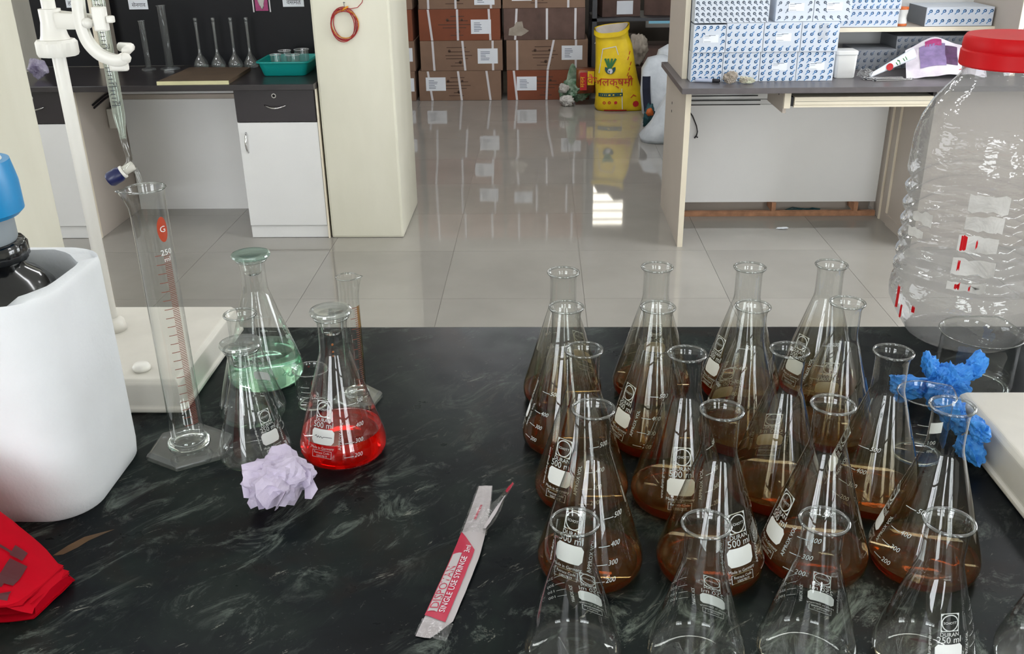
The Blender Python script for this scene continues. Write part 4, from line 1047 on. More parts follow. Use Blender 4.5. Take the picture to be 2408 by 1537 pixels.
m = MB(); poly = [(-1.785, 4.432), (-1.450, 4.437), (-1.462, 4.84), (-1.775, 4.86)]
wpart('board', t, MB().prism([(x, y+0.004) for x, y in poly], 0.7685, 0.7845), 'ply')
wpart('front_edge', t, MB().prism([(-1.785, 4.427), (-1.450, 4.432), (-1.450, 4.4405), (-1.785, 4.4355)], 0.7684, 0.7848), 'plyedge')
t = thing('plastic_tray', 'teal plastic tray holding glassware beside the pillar', 'tray', (-1.245, 4.72, 0.7684))
def rr3(x0, x1, y0, y1, z, r): return [(x, y, z) for x, y in rrect2d(x0, x1, y0, y1, r, 4)]
m = MB().loft([rr3(-0.10, 0.10, -0.06, 0.16, 0.0, 0.02), rr3(-0.104, 0.104, -0.064, 0.164, 0.004, 0.022), rr3(-0.122, 0.122, -0.080, 0.185, 0.062, 0.03), rr3(-0.132, 0.132, -0.09, 0.195, 0.064, 0.032), rr3(-0.132, 0.132, -0.09, 0.195, 0.070, 0.032), rr3(-0.119, 0.119, -0.077, 0.182, 0.070, 0.03), rr3(-0.100, 0.100, -0.058, 0.158, 0.008, 0.02)])
m.v = [(x, y, z) for x, y, z in m.v]
link('shell', autosmooth(m.me('shell', 'teal'), 45), t)
for i, (dx, dy, r, h) in enumerate(((-0.05, 0.0, 0.026, 0.085), (0.03, 0.02, 0.032, 0.08), (0.055, 0.10, 0.035, 0.095), (-0.03, 0.10, 0.030, 0.09))):
    t = thing('glass_tumbler', 'small glass vessel standing in the teal tray, %s' % ['front left', 'front right', 'rear right', 'rear left'][i], 'glass', (-1.245+dx, 4.72+dy, 0.7768), 0, 'glass vessels in the teal tray')
    link('body', MB().lathe([(0, 0.001), (r*0.85, 0), (r, 0.006), (r, h*0.9), (r*1.05, h)], 24).me('body', dimglass, True), t)
    link('rim', rim_mesh(r*1.05, h, 0.0012).me('rim', 'strap', True), t)
V, Fc = crumple(0.045, 0.03, 0.065, 31, 4, 0.18, 14, 4)
tag(link('plastic_packet', mesh('plastic_packet', V, Fc, crease_mat('mauve_packet', '#6d6480', '#a9a4b5', 0.4, 20, 0.5)), None, (-2.43, 4.62, 0.7685)), 'crumpled mauve plastic packet on the black counter behind the clamp', 'packet')
# white socket box and cable on the pedestal side
t = thing('socket_box', 'white plug box with black cap on the cabinet side under the counter', 'socket', (-2.205, 4.86, 0.48))
wbox('box', t, -2.2185, -2.183, 4.80, 4.90, 0.490, 0.590, 'pvc2', 0.004)
wpart('black_cap', t, MB().lathe([(0, 0.5902), (0.016, 0.5902), (0.014, 0.615), (0, 0.622)], 16, -2.201, 4.85), 'wire', True)
wpart('cable', t, MB().tube([(-2.2165, 4.93, 0.665), (-2.2165, 4.80, 0.655), (-2.2165, 4.66, 0.635)], 0.005, 6), 'wire')
wpart('cable', t, MB().tube([(-2.2165, 4.93, 0.650), (-2.2165, 4.80, 0.640), (-2.2165, 4.67, 0.620)], 0.005, 6), 'wire')

# red thread coil on the pillar
t = thing('thread_coil', 'coil of red thread hanging from a nail on the pillar', 'thread', (-0.888, 4.48, 1.10))
rnd = random.Random(5)
for k in range(6):
    cx, cz = -0.898+rnd.uniform(-0.006, 0.006), 1.026+rnd.uniform(-0.008, 0.004); a_, b_ = 0.060+rnd.uniform(-0.010, 0.004), 0.068+rnd.uniform(-0.008, 0.006)
    pts = [(cx+a_*math.sin(2*PI*i/26), 4.478-0.002*k*0.5-0.001*math.sin(i), cz+b_*math.cos(2*PI*i/26)) for i in range(27)]
    wpart('loop', t, MB().tube(pts, 0.0021, 6, False), 'thready' if k == 2 else 'thread', True)
wpart('tail', t, MB().tube([(-0.885, 4.478, 1.094), (-0.86, 4.478, 1.092), (-0.83, 4.478, 1.097), (-0.808, 4.478, 1.118), (-0.798, 4.479, 1.15)], 0.0018, 6), 'thread', True)
wpart('knot', t, MB().tube([(-0.905, 4.477, 1.080), (-0.888, 4.474, 1.094), (-0.872, 4.477, 1.102)], [0.003, 0.0055, 0.003], 8), 'thready', True)
wpart('nail', t, MB().tube([(-0.889, 4.4869, 1.118), (-0.889, 4.462, 1.121)], 0.0022, 8), 'steel')
wpart('hanging_cord', t, MB().tube([(-0.889, 4.466, 1.12), (-0.888, 4.472, 1.095)], 0.0012, 5), 'wire')

# ================================================================== cartons
CY = 8.135
def carton(label, x0, x1, z0, z1, mat, straps, lab, y0=CY, depth=0.45, group='strapped cartons stacked at the back', patch=None, prints=True, seed=0):
    t = thing('carton', label, 'carton', ((x0+x1)/2, y0+depth/2, z0), 0, group)
    wbox('box', t, x0, x1, y0, y0+depth, z0+0.0005, z1-0.0005, mat, 0.004)
    for s in straps:
        s0, s1 = s if isinstance(s, tuple) else (s, s)
        m = MB().add([(s0-0.009, y0-0.0012, z0+0.002), (s0+0.009, y0-0.0012, z0+0.002), (s1+0.009, y0-0.0012, z1-0.002), (s1-0.009, y0-0.0012, z1-0.002),
                      (s0-0.009, y0+0.0006, z0+0.002), (s0+0.009, y0+0.0006, z0+0.002), (s1+0.009, y0+0.0006, z1-0.002), (s1-0.009, y0+0.0006, z1-0.002)],
                     [(0, 1, 2, 3), (4, 7, 6, 5), (0, 4, 5, 1), (1, 5, 6, 2), (2, 6, 7, 3), (3, 7, 4, 0)])
        wpart('strap', t, m, 'strap')
    if lab:
        a, b, c, d = lab
        lo = wbox('paper_label', t, a, b, y0-0.0022, y0-0.0004, c, d, 'paper')
        rnd = random.Random(seed+1); it = []
        for k in range(6):
            zz = d-0.028-0.013*k; it.append(quad2d(a+0.025, a+0.025+rnd.uniform(0.04, 0.08), zz, zz+0.004))
        plane_print('label_lines', t, it, (0, y0-0.0022, 0), 'greyp')
    if prints:
        rnd = random.Random(seed); xc = (x0+x1)/2-0.03; zc = (z0+z1)/2; it = []
        for k, (dz, wd) in enumerate(((0.065, 0.14), (0.03, 0.2), (0.0, 0.24), (-0.025, 0.17), (-0.06, 0.05), (-0.085, 0.12))):
            it.append(quad2d(xc-wd/2+rnd.uniform(-.03, .03), xc+wd/2, zc+dz, zc+dz+0.006))
        it.append(ring2d(xc-0.07, zc+0.04, 0, 0.012, 10)); it.append(ring2d(xc+0.05, zc+0.04, 0, 0.010, 10)); it.append(ring2d(xc+0.02, zc-0.052, 0, 0.014, 10))
        plane_print('faded_print', t, it, (0, y0, 0), 'cartonp')
    if patch:
        plane_print('torn_paper', t, [([(x, z, 0) for x, z in patch], [tuple(range(len(patch)))])], (0, y0-0.0008, 0), 'cloth')
    return t
H4 = (0.0, 0.247, 0.492, 0.742, 0.99, 1.235)
A = [(-1.035, -0.338, 'carton', [(-0.925, -0.955), (-0.675, -0.70), (-0.43, -0.46)], (-0.975, -0.807, 0.084, 0.195)),
     (-1.010, -0.322, 'carton', [(-0.897, -0.905), (-0.637, -0.655), -0.403], (-0.53, -0.362, 0.305, 0.427)),
     (-1.010, -0.337, 'carton2', [(-0.905, -0.93), -0.69, (-0.42, -0.43)], (-0.579, -0.413, 0.545, 0.658)),
     (-1.005, -0.328, 'carton', [-0.925, -0.70, -0.41], (-0.546, -0.380, 0.773, 0.885)),
     (-1.02, -0.335, 'carton2', [-0.92, -0.68, -0.44], None)]
B = [(-0.287, 0.405, 'carton2', [(-0.205, -0.23), (0.045, 0.055), 0.28], (-0.206, -0.038, 0.081, 0.195)),
     (-0.289, 0.388, 'carton', [-0.2, (0.055, 0.105), 0.289], (0.171, 0.343, 0.329, 0.444)),
     (-0.309, 0.362, 'carton3', [(-0.215, -0.2), 0.048, 0.282], None),
     (-0.315, 0.360, 'carton', [-0.04, 0.222], (-0.239, -0.077, 0.801, 0.905)),
     (-0.31, 0.365, 'carton2', [-0.2, 0.05, 0.27], None)]
lev = ['bottom', 'second from bottom', 'third from bottom', 'fourth from bottom', 'top']
for i in range(5):
    x0, x1, mt, st, lb = A[i]
    carton('brown strapped carton, %s of the stack nearest the pillar' % lev[i], x0, x1, H4[i], H4[i+1], mt, st, lb, seed=i)
    x0, x1, mt, st, lb = B[i]
    pt = [(-0.27, 0.53), (-0.262, 0.585), (-0.225, 0.60), (-0.205, 0.635), (-0.155, 0.64), (-0.145, 0.59), (-0.10, 0.565), (-0.135, 0.54), (-0.165, 0.525)] if i == 2 else None
    carton('%s carton, %s of the stack next to the yellow sack' % ('stained' if i == 2 else 'strapped', lev[i]), x0, x1, H4[i], H4[i+1], mt, st, lb, seed=i+10, patch=pt, prints=(i != 2))
    carton('carton half hidden by the pillar, %s of its stack' % lev[i], -1.745, -1.065+0.008*(i % 2), H4[i], H4[i+1], ['carton', 'carton', 'carton2', 'carton', 'carton2'][i], [-1.55, -1.3], (-1.25, -1.075, 0.08+H4[i], 0.19+H4[i]) if i < 2 else None, seed=i+20)
# steel rack with dark cartons behind the sacks
t = thing('steel_rack', 'grey steel rack with cartons behind the yellow sack', 'rack', (1.0, 8.8, 0))
for x in (0.455, 1.85):
    for y in (8.45, 9.05): wbox('post', t, x-0.02, x+0.02, y-0.02, y+0.02, 0, 1.75, 'steel')
for z in (0.06, 0.60): wbox('shelf', t, 0.435, 1.87, 8.43, 9.07, z, z+0.025, 'steel')
RG = 'dark cartons on the steel rack'
carton('brown carton low on the steel rack behind the yellow sack', 0.50, 0.86, 0.0855, 0.44, 'carton3', [0.6], None, 8.46, 0.5, RG, prints=False)
carton('brown carton low on the steel rack behind the white sacks', 0.88, 1.40, 0.0855, 0.37, 'carton3', [1.1], None, 8.46, 0.5, RG, prints=False)
def tilted(label, x, y, z, sx, sy, sz, rot, lab, mat='carton3'):
    t = thing('carton', label, 'carton', (x, y, z), 0, RG); t.rotation_euler = rot
    link('box', bevel(MB().box(-sx/2, sx/2, -sy/2, sy/2, 0, sz).me('box', mat), 0.004), t)
    if lab: link('paper_label', MB().box(lab[0], lab[1], -sy/2-0.002, -sy/2-0.0004, lab[2], lab[3]).me('paper_label', 'paper'), t)
    return t
tilted('dark carton with white label on the upper rack shelf', 0.66, 8.76, 0.6263, 0.33, 0.46, 0.30, (0, 0, 0.12), (-0.04, 0.10, 0.02, 0.13))
tilted('dark carton turned askew on the upper rack shelf', 1.125, 8.75, 0.6263, 0.38, 0.36, 0.40, (0, 0, -0.30), None)
tilted('dark carton on the upper rack shelf near the desk', 1.62, 8.75, 0.6263, 0.38, 0.45, 0.36, (0, 0, 0.05), None)
tilted('small dark carton lying on the labelled rack carton', 0.73, 8.74, 0.9268, 0.18, 0.34, 0.085, (0, 0, 0.2), None)
t = thing('wire_loop', 'loose black wire hanging from the steel rack', 'wire', (0.62, 8.42, 0.5))
wpart('wire', t, MB().tube([(0.46, 8.425, 0.42), (0.50, 8.42, 0.47), (0.58, 8.42, 0.53), (0.61, 8.42, 0.56)], 0.004, 6), 'strap')

# ------------------------------------------------------------------ sacks
def sack(name, label, base, rings, mat, cat='sack', seed=0, amp=0.012, top=True, smooth=True, group=None):
    """rings: (cx, cy, z, half width, half depth, tilt)"""
    t = thing(name, label, cat, base, 0, group)
    n = 40; rg = []
    for cx, cy, z, a, b, tl in rings:
        r_ = []
        for k in range(n):
            an = 2*PI*k/n; c, s = math.cos(an), math.sin(an); e = 0.62
            x = cx+a*math.copysign(abs(c)**e, c); y = cy+b*math.copysign(abs(s)**e, s); q = Vector((x*5, y*5, z*5+seed))
            k2 = 0 if z < 0.004 else 1
            r_.append((x+amp*noise.noise(q*1.4), y+amp*noise.noise(q*1.4+Vector((9, 0, 0))), z+tl*c+k2*amp*0.5*noise.noise(q*2)))
        rg.append(r_)
    return t, rg
base = (0.60, 7.72, 0.0005)
t, rg = sack('yellow_sack', 'open yellow woven sack with red lettering standing on the floor', base,
    [(0.04, 0, 0.0, 0.19, 0.10, 0), (0.04, 0, 0.02, 0.205, 0.115, 0), (0.025, 0, 0.12, 0.188, 0.125, 0), (0.0, 0, 0.25, 0.168, 0.12, 0), (-0.015, 0, 0.38, 0.152, 0.115, 0), (-0.03, 0, 0.5, 0.138, 0.10, 0.01), (-0.045, 0, 0.56, 0.128, 0.09, 0.012), (-0.05, 0, 0.60, 0.128, 0.092, 0.018), (-0.052, 0.0, 0.645, 0.132, 0.098, 0.022)], 'ysack', seed=1, amp=0.010)
for k, p in enumerate(rg[-1]):      # front lip dips
    rg[-1][k] = (p[0], p[1], p[2]-0.045*max(0, -math.sin(2*PI*k/40))**2)
link('woven_shell', MB().loft(rg, True, False).me('woven_shell', 'ysack', True), t)
inner = [[((x+0.05)*0.94-0.05, y*0.9, z-0.002) for x, y, z in rg[-1]], [((x+0.05)*0.9-0.05, y*0.85, z-0.06) for x, y, z in rg[-1]], [((x+0.05)*0.7-0.05, y*0.7, 0.52) for x, y, z in rg[-1]]]
link('lining', MB().loft(inner, False, True).me('lining', 'sackin', True), t)
link('folded_hem', MB().loft([[((x+0.05)*1.03-0.05, y*1.04, z+0.001) for x, y, z in rg[-1]], [((x+0.05)*1.04-0.05, y*1.05, z-0.035) for x, y, z in rg[-1]]], False, False).me('folded_hem', 'ysack', True), t)
def sack_front(x, z):
    """front surface of the yellow sack at height z (local)"""
    zs = [r[0][2] for r in rg]
    best = None
    pts = []
    for r in rg:
        fr = [p for p in r if p[1] < 0]
        fr = sorted(fr, key=lambda p: abs(p[0]-x)); p = fr[0]; q = fr[1]
        w_ = 0.5 if abs(q[0]-p[0]) < 1e-6 else max(0, min(1, (x-p[0])/(q[0]-p[0])))
        pts.append((p[2]+(q[2]-p[2])*w_, p[1]+(q[1]-p[1])*w_))
    pts.sort()
    for (z0, y0), (z1, y1) in zip(pts[:-1], pts[1:]):
        if z0 <= z <= z1: return y0+(y1-y0)*(z-z0)/max(1e-6, z1-z0)
    return pts[0][1]
def sprint(name, items, mat):
    m = MB()
    for v, f in items: m.add([(x, sack_front(x, z)-0.006, z) for x, z, _ in v], f)
    o = link(name, m.me(name, mat), t); o['kind'] = 'stuff'; return o
sprint('red_lettering', [shift(text2d('वैजलक्षमी', 0.085), -0.055, 0.205)], 'redprint')
sprint('banner', [shift(quad2d(-0.095, 0.095, 0, 0.028, 10), -0.05, 0.120, 0.03)], 'tealprint')
sprint('banner_lettering', [shift(quad2d(-0.08+0.03*k, -0.062+0.03*k, 0.008, 0.018), -0.05, 0.120, 0.03) for k in range(6)], 'ysack')
sprint('green_emblem', [shift(stroke2d([(0, 0), (dx, 0.07)], 0.016), -0.065+0.012*dx*50*0.2, 0.335) for dx in (-0.03, -0.01, 0.015, 0.04)], 'greenprint')
sprint('emblem_leaves', [shift(ring2d(0, 0, 0.018, 0.042, 14, PI*0.9, PI*2.1), -0.06, 0.335)], 'tealprint')
sprint('emblem_ground', [shift(ring2d(0, 0, 0.0, 0.02, 12), -0.06, 0.315)], 'strap')
sprint('red_marks', [shift(ring2d(0, 0, 0.006, 0.012, 10), -0.10, 0.07), shift(ring2d(0, 0, 0.006, 0.012, 10), -0.06, 0.072), shift(ring2d(0, 0, 0.0, 0.013, 10), -0.01, 0.072), shift(stroke2d([(-0.02, -0.01), (0, 0.012), (0.02, 0.0)], 0.006), 0.13, 0.12), shift(ring2d(0, 0, 0.0, 0.025, 8), 0.15, 0.06)]+[shift(stroke2d([(0, 0), (0.008, 0.022)], 0.006), 0.085+0.012*math.sin(k*2.1), 0.2+0.04*k) for k in range(7)], 'redprint')
sprint('frame_line', [stroke2d([(-0.145, 0.30), (-0.12, 0.48), (-0.02, 0.50), (-0.0, 0.44)], 0.006), stroke2d([(0.045, 0.02), (0.035, 0.18)], 0.006)], 'strap')
sprint('red_hem', [quad2d(-0.1, 0.08, 0.004, 0.014, 8)], 'redprint')
# green plastic bag slumped on the floor
V, Fc = crumple(0.155, 0.10, 0.11, 41, 5, 0.30, 20, 7)
t = thing('green_plastic_bag', 'slumped green and white plastic bag beside the yellow sack', 'bag', (0.285, 7.93, 0.0005))
link('pouch', mesh('pouch', V, Fc, 'gbag', True), t)
m = MB().grid(10, 12, lambda u, v: (-0.10+0.11*v**0.7*u+0.035*v, -0.03+0.05*u-0.02*math.sin(PI*u), 0.10+0.235*v*math.sin(PI*min(1, 0.25+0.75*u))+0.01*noise.noise(Vector((u*4, v*5, 3)))))
link('twisted_top', m.me('twisted_top', 'gbag', True), t)
m = MB().loft([[(x, y, z) for x, y in rrect2d(0.0, 0.155, -0.075, 0.075, 0.03, 4)] for z in (0.10, 0.16, 0.22, 0.285)])
m.map(lambda p: p+Vector((1, 1, 0.5))*0.012*noise.noise(p*18))
link('printed_pouch', m.me('printed_pouch', crease_mat('brown_red_pouch', '#5c2a16', '#8a4a1c', 0.4, 12, 0.4), True), t)
wpart('red_band', t, MB().box(0.315, 0.37, 7.838, 7.842, 0.13, 0.27), 'redprint')
wpart('yellow_corner', t, MB().box(0.376, 0.43, 7.838, 7.843, 0.17, 0.28), 'ysack')
plane_print('band_lettering', t, [shift(text2d('मनन', 0.05), 0.352, 0.195, PI/2)], (0, 7.838, 0), 'ysack')
V, Fc = crumple(0.055, 0.05, 0.05, 43, 4, 0.3)
link('white_bundle', mesh('white_bundle', V, Fc, 'whitebag', True), t, (-0.10, -0.07, 0.10))
V, Fc = crumple(0.075, 0.04, 0.05, 44, 4, 0.35)
link('white_bundle', mesh('white_bundle', V, Fc, 'whitebag', True), t, (-0.085, -0.085, 0.0))
# white sacks between the yellow sack and the desk
SG = 'white sacks beside the desk'
t, rg2 = sack('white_sack', 'white sack with navy strap leaning between yellow sack and desk', (0.93, 7.45, 0.0005), [(0.02, 0, 0, 0.15, 0.1, 0), (0.02, 0, 0.03, 0.17, 0.12, 0), (0.0, 0, 0.2, 0.165, 0.12, 0), (-0.02, 0, 0.36, 0.14, 0.10, 0), (-0.02, 0, 0.43, 0.10, 0.07, 0), (-0.02, 0, 0.45, 0.03, 0.02, 0)], 'wsack', seed=4, amp=0.025, group=SG)
link('woven_shell', MB().loft(rg2).me('woven_shell', 'wsack', True), t)
m = MB().grid(4, 12, lambda u, v: (-0.165+0.06*u+0.10*(1-v)**2*0.3, -0.13-0.01*math.sin(PI*u), 0.02+0.30*v)); link('navy_strap', m.me('navy_strap', 'navycloth', True), t)
t, rg2 = sack('white_sack', 'rounded white sack behind the desk side panel', (1.05, 7.75, 0.0005), [(0, 0, 0, 0.14, 0.1, 0), (0, 0, 0.04, 0.16, 0.13, 0), (0, 0, 0.3, 0.16, 0.12, 0), (-0.01, 0, 0.45, 0.12, 0.1, 0), (-0.01, 0, 0.50, 0.05, 0.04, 0)], 'wsack', seed=5, amp=0.03, group=SG)
link('woven_shell', MB().loft(rg2).me('woven_shell', 'wsack', True), t)
t, rg2 = sack('white_sack', 'white sack nearest the desk side panel lying on the floor', (0.905, 6.62, 0.0005), [(-0.02, 0, 0, 0.185, 0.15, 0), (-0.01, 0, 0.03, 0.20, 0.17, 0), (0.03, 0, 0.12, 0.175, 0.15, 0), (0.07, 0.02, 0.26, 0.13, 0.13, 0), (0.10, 0.03, 0.40, 0.09, 0.10, 0), (0.11, 0.03, 0.46, 0.05, 0.05, 0), (0.11, 0.03, 0.47, 0.01, 0.01, 0)], 'wsack', seed=8, amp=0.02, group=SG)
link('woven_shell', MB().loft(rg2).me('woven_shell', 'wsack', True), t)
V, Fc = crumple(0.10, 0.08, 0.15, 51, 4, 0.3)
t = thing('cloth_bundle', 'beige cloth bundle resting on the carton behind the yellow sack', 'bundle', (0.80, 8.1, 0.28))
link('bundle', mesh('bundle', V, Fc, 'cloth', True), t)
t2 = thing('bundle_crate', 'dark carton on the floor under the beige cloth bundle', 'carton', (0.80, 8.12, 0), 0, RG)
wbox('box', t2, 0.69, 0.96, 7.99, 8.25, 0.0005, 0.2795, 'carton3', 0.004)
V, Fc = crumple(0.055, 0.06, 0.085, 52, 4, 0.3)
t = thing('printed_packet', 'dark green and orange packet on the floor beside the white sack', 'packet', (0.795, 7.04, 0.0005))
link('packet', mesh('packet', V, Fc, 'tealprint', True), t)
V, Fc = crumple(0.035, 0.03, 0.04, 53, 3, 0.3)
link('orange_patch', mesh('orange_patch', V, Fc, 'orangecap', True), t, (0.0, -0.045, 0.085))

# ================================================================== desk unit on the right
DY = 4.333
t = thing('desk', 'white desk with open knee space and dark top on the right', 'desk', (1.6, 4.65, 0))
wbox('side_panel', t, 0.652, 0.676, DY, 5.03, 0.0, 0.7378, 'lam_b', 0.0008)
wbox('side_edge', t, 0.6515, 0.6765, DY-0.0025, DY-0.0002, 0.0, 0.7378, 'lam_c')
wbox('desk_top', t, 0.620, 2.75, 4.245, 5.03, 0.738, 0.763, 'ctop2', 0.002)
wbox('back_panel', t, 0.6765, 1.7445, 4.835, 4.85, 0.072, 0.578, 'lam_p')
for k, (z0, z1) in enumerate(((0.5805, 0.604), (0.6065, 0.632), (0.6345, 0.657), (0.6595, 0.7375))):
    wbox('slat', t, 0.6765, 1.7445, 4.832+0.003*(k % 2), 4.85, z0, z1, 'lam_w', 0.001)
for z in (0.577, 0.598, 0.621, 0.636): wbox('groove_shade', t, 0.682, 1.085 if z > 0.6 else 1.10, 4.8295, 4.8316, z, z+0.0045, 'hole')  # raised dark strips paint the shade of the slat gaps
wbox('floor_rail', t, 0.6765, 1.7445, 4.815, 4.84, 0.0, 0.026, 'rawwood', 0.001)
wbox('rear_rail', t, 0.6765, 1.7445, 4.93, 4.95, 0.0, 0.09, 'lam_b')
for x in (1.205, 1.63): wbox('bracket', t, x, x+0.022, 4.815, 4.93, 0.0262, 0.0718, 'rawwood', 0.001)
wbox('tray_divider', t, 1.083, 1.098, 4.31, 4.62, 0.640, 0.7378, 'lam_b')
wbox('divider_edge', t, 1.0825, 1.1105, 4.290, 4.3098, 0.664, 0.7378, 'lam_c')
wbox('tray_runner', t, 1.1115, 1.126, 4.30, 4.75, 0.672, 0.712, 'wire')
tr = wbox('keyboard_tray', t, 1.1265, 1.735, 4.285, 4.70, 0.680, 0.7145, 'lam_c', 0.001)
o = wbox('groove_shade', t, 1.130, 1.735, 4.2843, 4.2849, 0.6945, 0.6955, 'hole'); o.parent = tr  # thin dark strip paints the shade of the tray's line
wbox('tray_rail', t, 1.1265, 1.735, 4.290, 4.70, 0.668, 0.679, 'lam_c')
wbox('runner', t, 1.7365, 1.752, 4.30, 4.75, 0.66, 0.7378, 'lam_k')
wbox('cabinet_side', t, 1.7525, 1.775, 4.30, 4.83, 0.0, 0.7378, 'lam_b')
wbox('cabinet_front_strip', t, 1.7450, 1.7520, 4.760, 4.7745, 0.0, 0.66, 'lam_c')
wbox('cabinet_strip', t, 1.7450, 1.7520, 4.66, 4.675, 0.06, 0.66, 'lam_c')
wbox('cabinet_plinth', t, 1.7455, 1.7520, 4.30, 4.66, 0.0, 0.055, 'lam_b', 0.001)
wbox('cabinet_body', t, 1.7755, 2.72, 4.32, 5.0, 0.0, 0.7375, 'lam_b')
it = []
for z in (0.60, 0.56): wpart('screw_hole', t, MB().lathe([(0, 0), (0.007, 0), (0.007, 0.001), (0, 0.001)], 10).map(lambda p: Vector((0.6518-p.z, 4.78+p.x, z+p.y))), 'hole')
wpart('screw_hole', t, MB().lathe([(0, 0), (0.006, 0), (0.006, 0.001), (0, 0.001)], 10).map(lambda p: Vector((1.0828-p.z, 4.40+p.x, 0.71+p.y))), 'hole')
t = thing('dangling_wire', 'short black wire dangling on the desk back panel', 'wire', (0.77, 4.83, 0.42))
wpart('wire', t, MB().tube([(0.748, 4.831, 0.547), (0.765, 4.828, 0.525), (0.788, 4.827, 0.475), (0.795, 4.828, 0.445), (0.792, 4.829, 0.425)], 0.0032, 6), 'wire')
wpart('stripped_end', t, MB().tube([(0.782, 4.828, 0.412), (0.790, 4.826, 0.424), (0.797, 4.828, 0.415)], 0.0042, 6), 'wire')
V, Fc = crumple(0.06, 0.05, 0.025, 61, 4, 0.4)
tag(link('tangled_string', mesh('tangled_string', MB().tube([(0.09*math.sin(k*0.9)+0.012*math.cos(k*2.7), 0.02*math.cos(k*1.7), 0.012+0.008*math.sin(k*1.3)) for k in range(26)], 0.0025, 5).v, MB().tube([(0.09*math.sin(k*0.9)+0.012*math.cos(k*2.7), 0.02*math.cos(k*1.7), 0.012+0.008*math.sin(k*1.3)) for k in range(26)], 0.0025, 5).f, 'tealprint'), None, (1.38, 4.885, 0.0005)), 'tangle of green string on the floor under the desk panel', 'string')
tag(link('litter_scrap', mesh('litter_scrap', crumple(0.035, 0.012, 0.006, 62, 3)[0], crumple(0.035, 0.012, 0.006, 62, 3)[1], 'paper'), None, (1.22, 4.60, 0.0005)), 'tiny scrap of white paper on the floor before the desk', 'scrap')

t = thing('desk_hutch', 'open hutch with one shelf standing on the desk', 'shelf', (1.4, 4.8, 0.7632))
wbox('side_panel', t, 0.652, 0.674, 4.50, 5.03, 0.7634, 1.75, 'lam_b', 0.0008)
wbox('side_edge', t, 0.6515, 0.6745, 4.4975, 4.4998, 0.7634, 1.75, 'lam_c')
wbox('side_panel', t, 2.148, 2.170, 4.50, 5.03, 0.7634, 1.75, 'lam_b', 0.0008)
wbox('side_edge', t, 2.1475, 2.1705, 4.4975, 4.4998, 0.7634, 1.75, 'lam_c')
wbox('back_panel', t, 0.6742, 2.1478, 5.012, 5.03, 0.7634, 1.75, 'lam_w')
sh = wbox('shelf', t, 0.6742, 2.1478, 4.735, 5.0118, 0.937, 0.955, 'lam_b', 0.0008)
o = wbox('shelf_edge', t, 0.6742, 2.1478, 4.7325, 4.7348, 0.936, 0.956, 'lam_c'); o.parent = sh

# printed white cartons with curved blue arrows
def arrow(kind, s):
    """one printed arrow: slanting stem with a hooked head"""
    p = [(-0.45, -0.5), (0.0, 0.0)]; h = [(-0.18, 0.12), (0.02, 0.42), (0.32, 0.42), (0.42, 0.15), (0.32, -0.02), (0.12, -0.04)]
    it = [stroke2d([(a*s, b*s) for a, b in p], 0.17*s), stroke2d([(a*s, b*s) for a, b in h], 0.21*s)]
    if kind == 'down': it = [shift(q, 0, 0, PI) for q in it]
    if kind == 'mirror': it = [([(-x, -y, 0) for x, y, z in [(a, -b, 0) for a, b, _ in v]], [tuple(reversed(q)) for q in f]) for v, f in it]
    return it
def printed_box(label, x0, x1, y0, y1, z0, z1, kind, pitch=0.0264, size=0.0195, sticker=False, pmat='bluep', mat='boxw', side=None, group='printed white cartons on the desk hutch'):
    t = thing('printed_carton', label, 'box', ((x0+x1)/2, (y0+y1)/2, z0), 0, group)
    wbox('box', t, x0, x1, y0, y1, z0+0.0003, z1-0.0003, mat, 0.0015)
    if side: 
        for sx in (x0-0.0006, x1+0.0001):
            wbox('side_shade', t, sx, sx+0.0005, y0+0.004, y1-0.002, z0+0.002, z1-0.002, side)  # grey sheet paints the shade on the carton's side
    m = []
    nx = max(1, int((x1-x0-0.008)/pitch)); nz = max(1, int((z1-z0-0.006)/(pitch*0.92)))
    for i in range(nx):
        for j in range(nz):
            cx = x0+(x1-x0)*(i+0.5)/nx+0.003*((j % 2)*2-1)*0.5; cz = z0+(z1-z0)*(j+0.5)/nz
            if sticker and abs(cx-(x0+x1)/2-0.006) < 0.036 and abs(cz-(z0+z1)/2) < 0.022: continue
            for q in arrow(kind, size): m.append(shift(q, cx, cz))
    plane_print('arrow_print', t, m, (0, y0, 0), pmat)
    if sticker:
        xc, zc = (x0+x1)/2+0.006, (z0+z1)/2
        wbox('sticker', t, xc-0.034, xc+0.034, y0-0.0012, y0-0.0001, zc-0.017, zc+0.017, 'paper')
        plane_print('sticker_lines', t, [quad2d(xc-0.03, xc-0.002, zc+0.011, zc+0.0128), quad2d(xc-0.01, xc+0.02, zc+0.014, zc+0.0158), quad2d(xc-0.03, xc+0.0, zc-0.013, zc-0.0118), quad2d(xc-0.03, xc-0.008, zc+0.004, zc+0.005)], (0, y0-0.0012, 0), 'greyp')
    return t
BX = [0.653, 0.820, 0.986, 1.152, 1.320]; ZA = 0.7632
colw = ['leftmost', 'second from left', 'third from left', 'rightmost']
kinds1 = ['up', 'down', 'down', 'up']; kinds2 = ['up', 'down', 'down', 'down']
for i in range(4):
    printed_box('white carton with blue arrows on the desk, bottom row, %s' % colw[i], BX[i]+0.001+(0.0245 if i == 0 else 0), BX[i+1]-0.001, 4.412, 4.60, ZA, ZA+0.130, kinds1[i], sticker=(i >= 2))
for i in range(4):
    printed_box('white carton with blue arrows, %s in the second row above the desk' % colw[i], BX[i]+0.005+(0.0215 if i == 0 else 0), BX[i+1]+0.003, 4.405, 4.60, ZA+0.130, ZA+0.130+(0.126 if i else 0.120), kinds2[i], sticker=(i in (0, 2)))
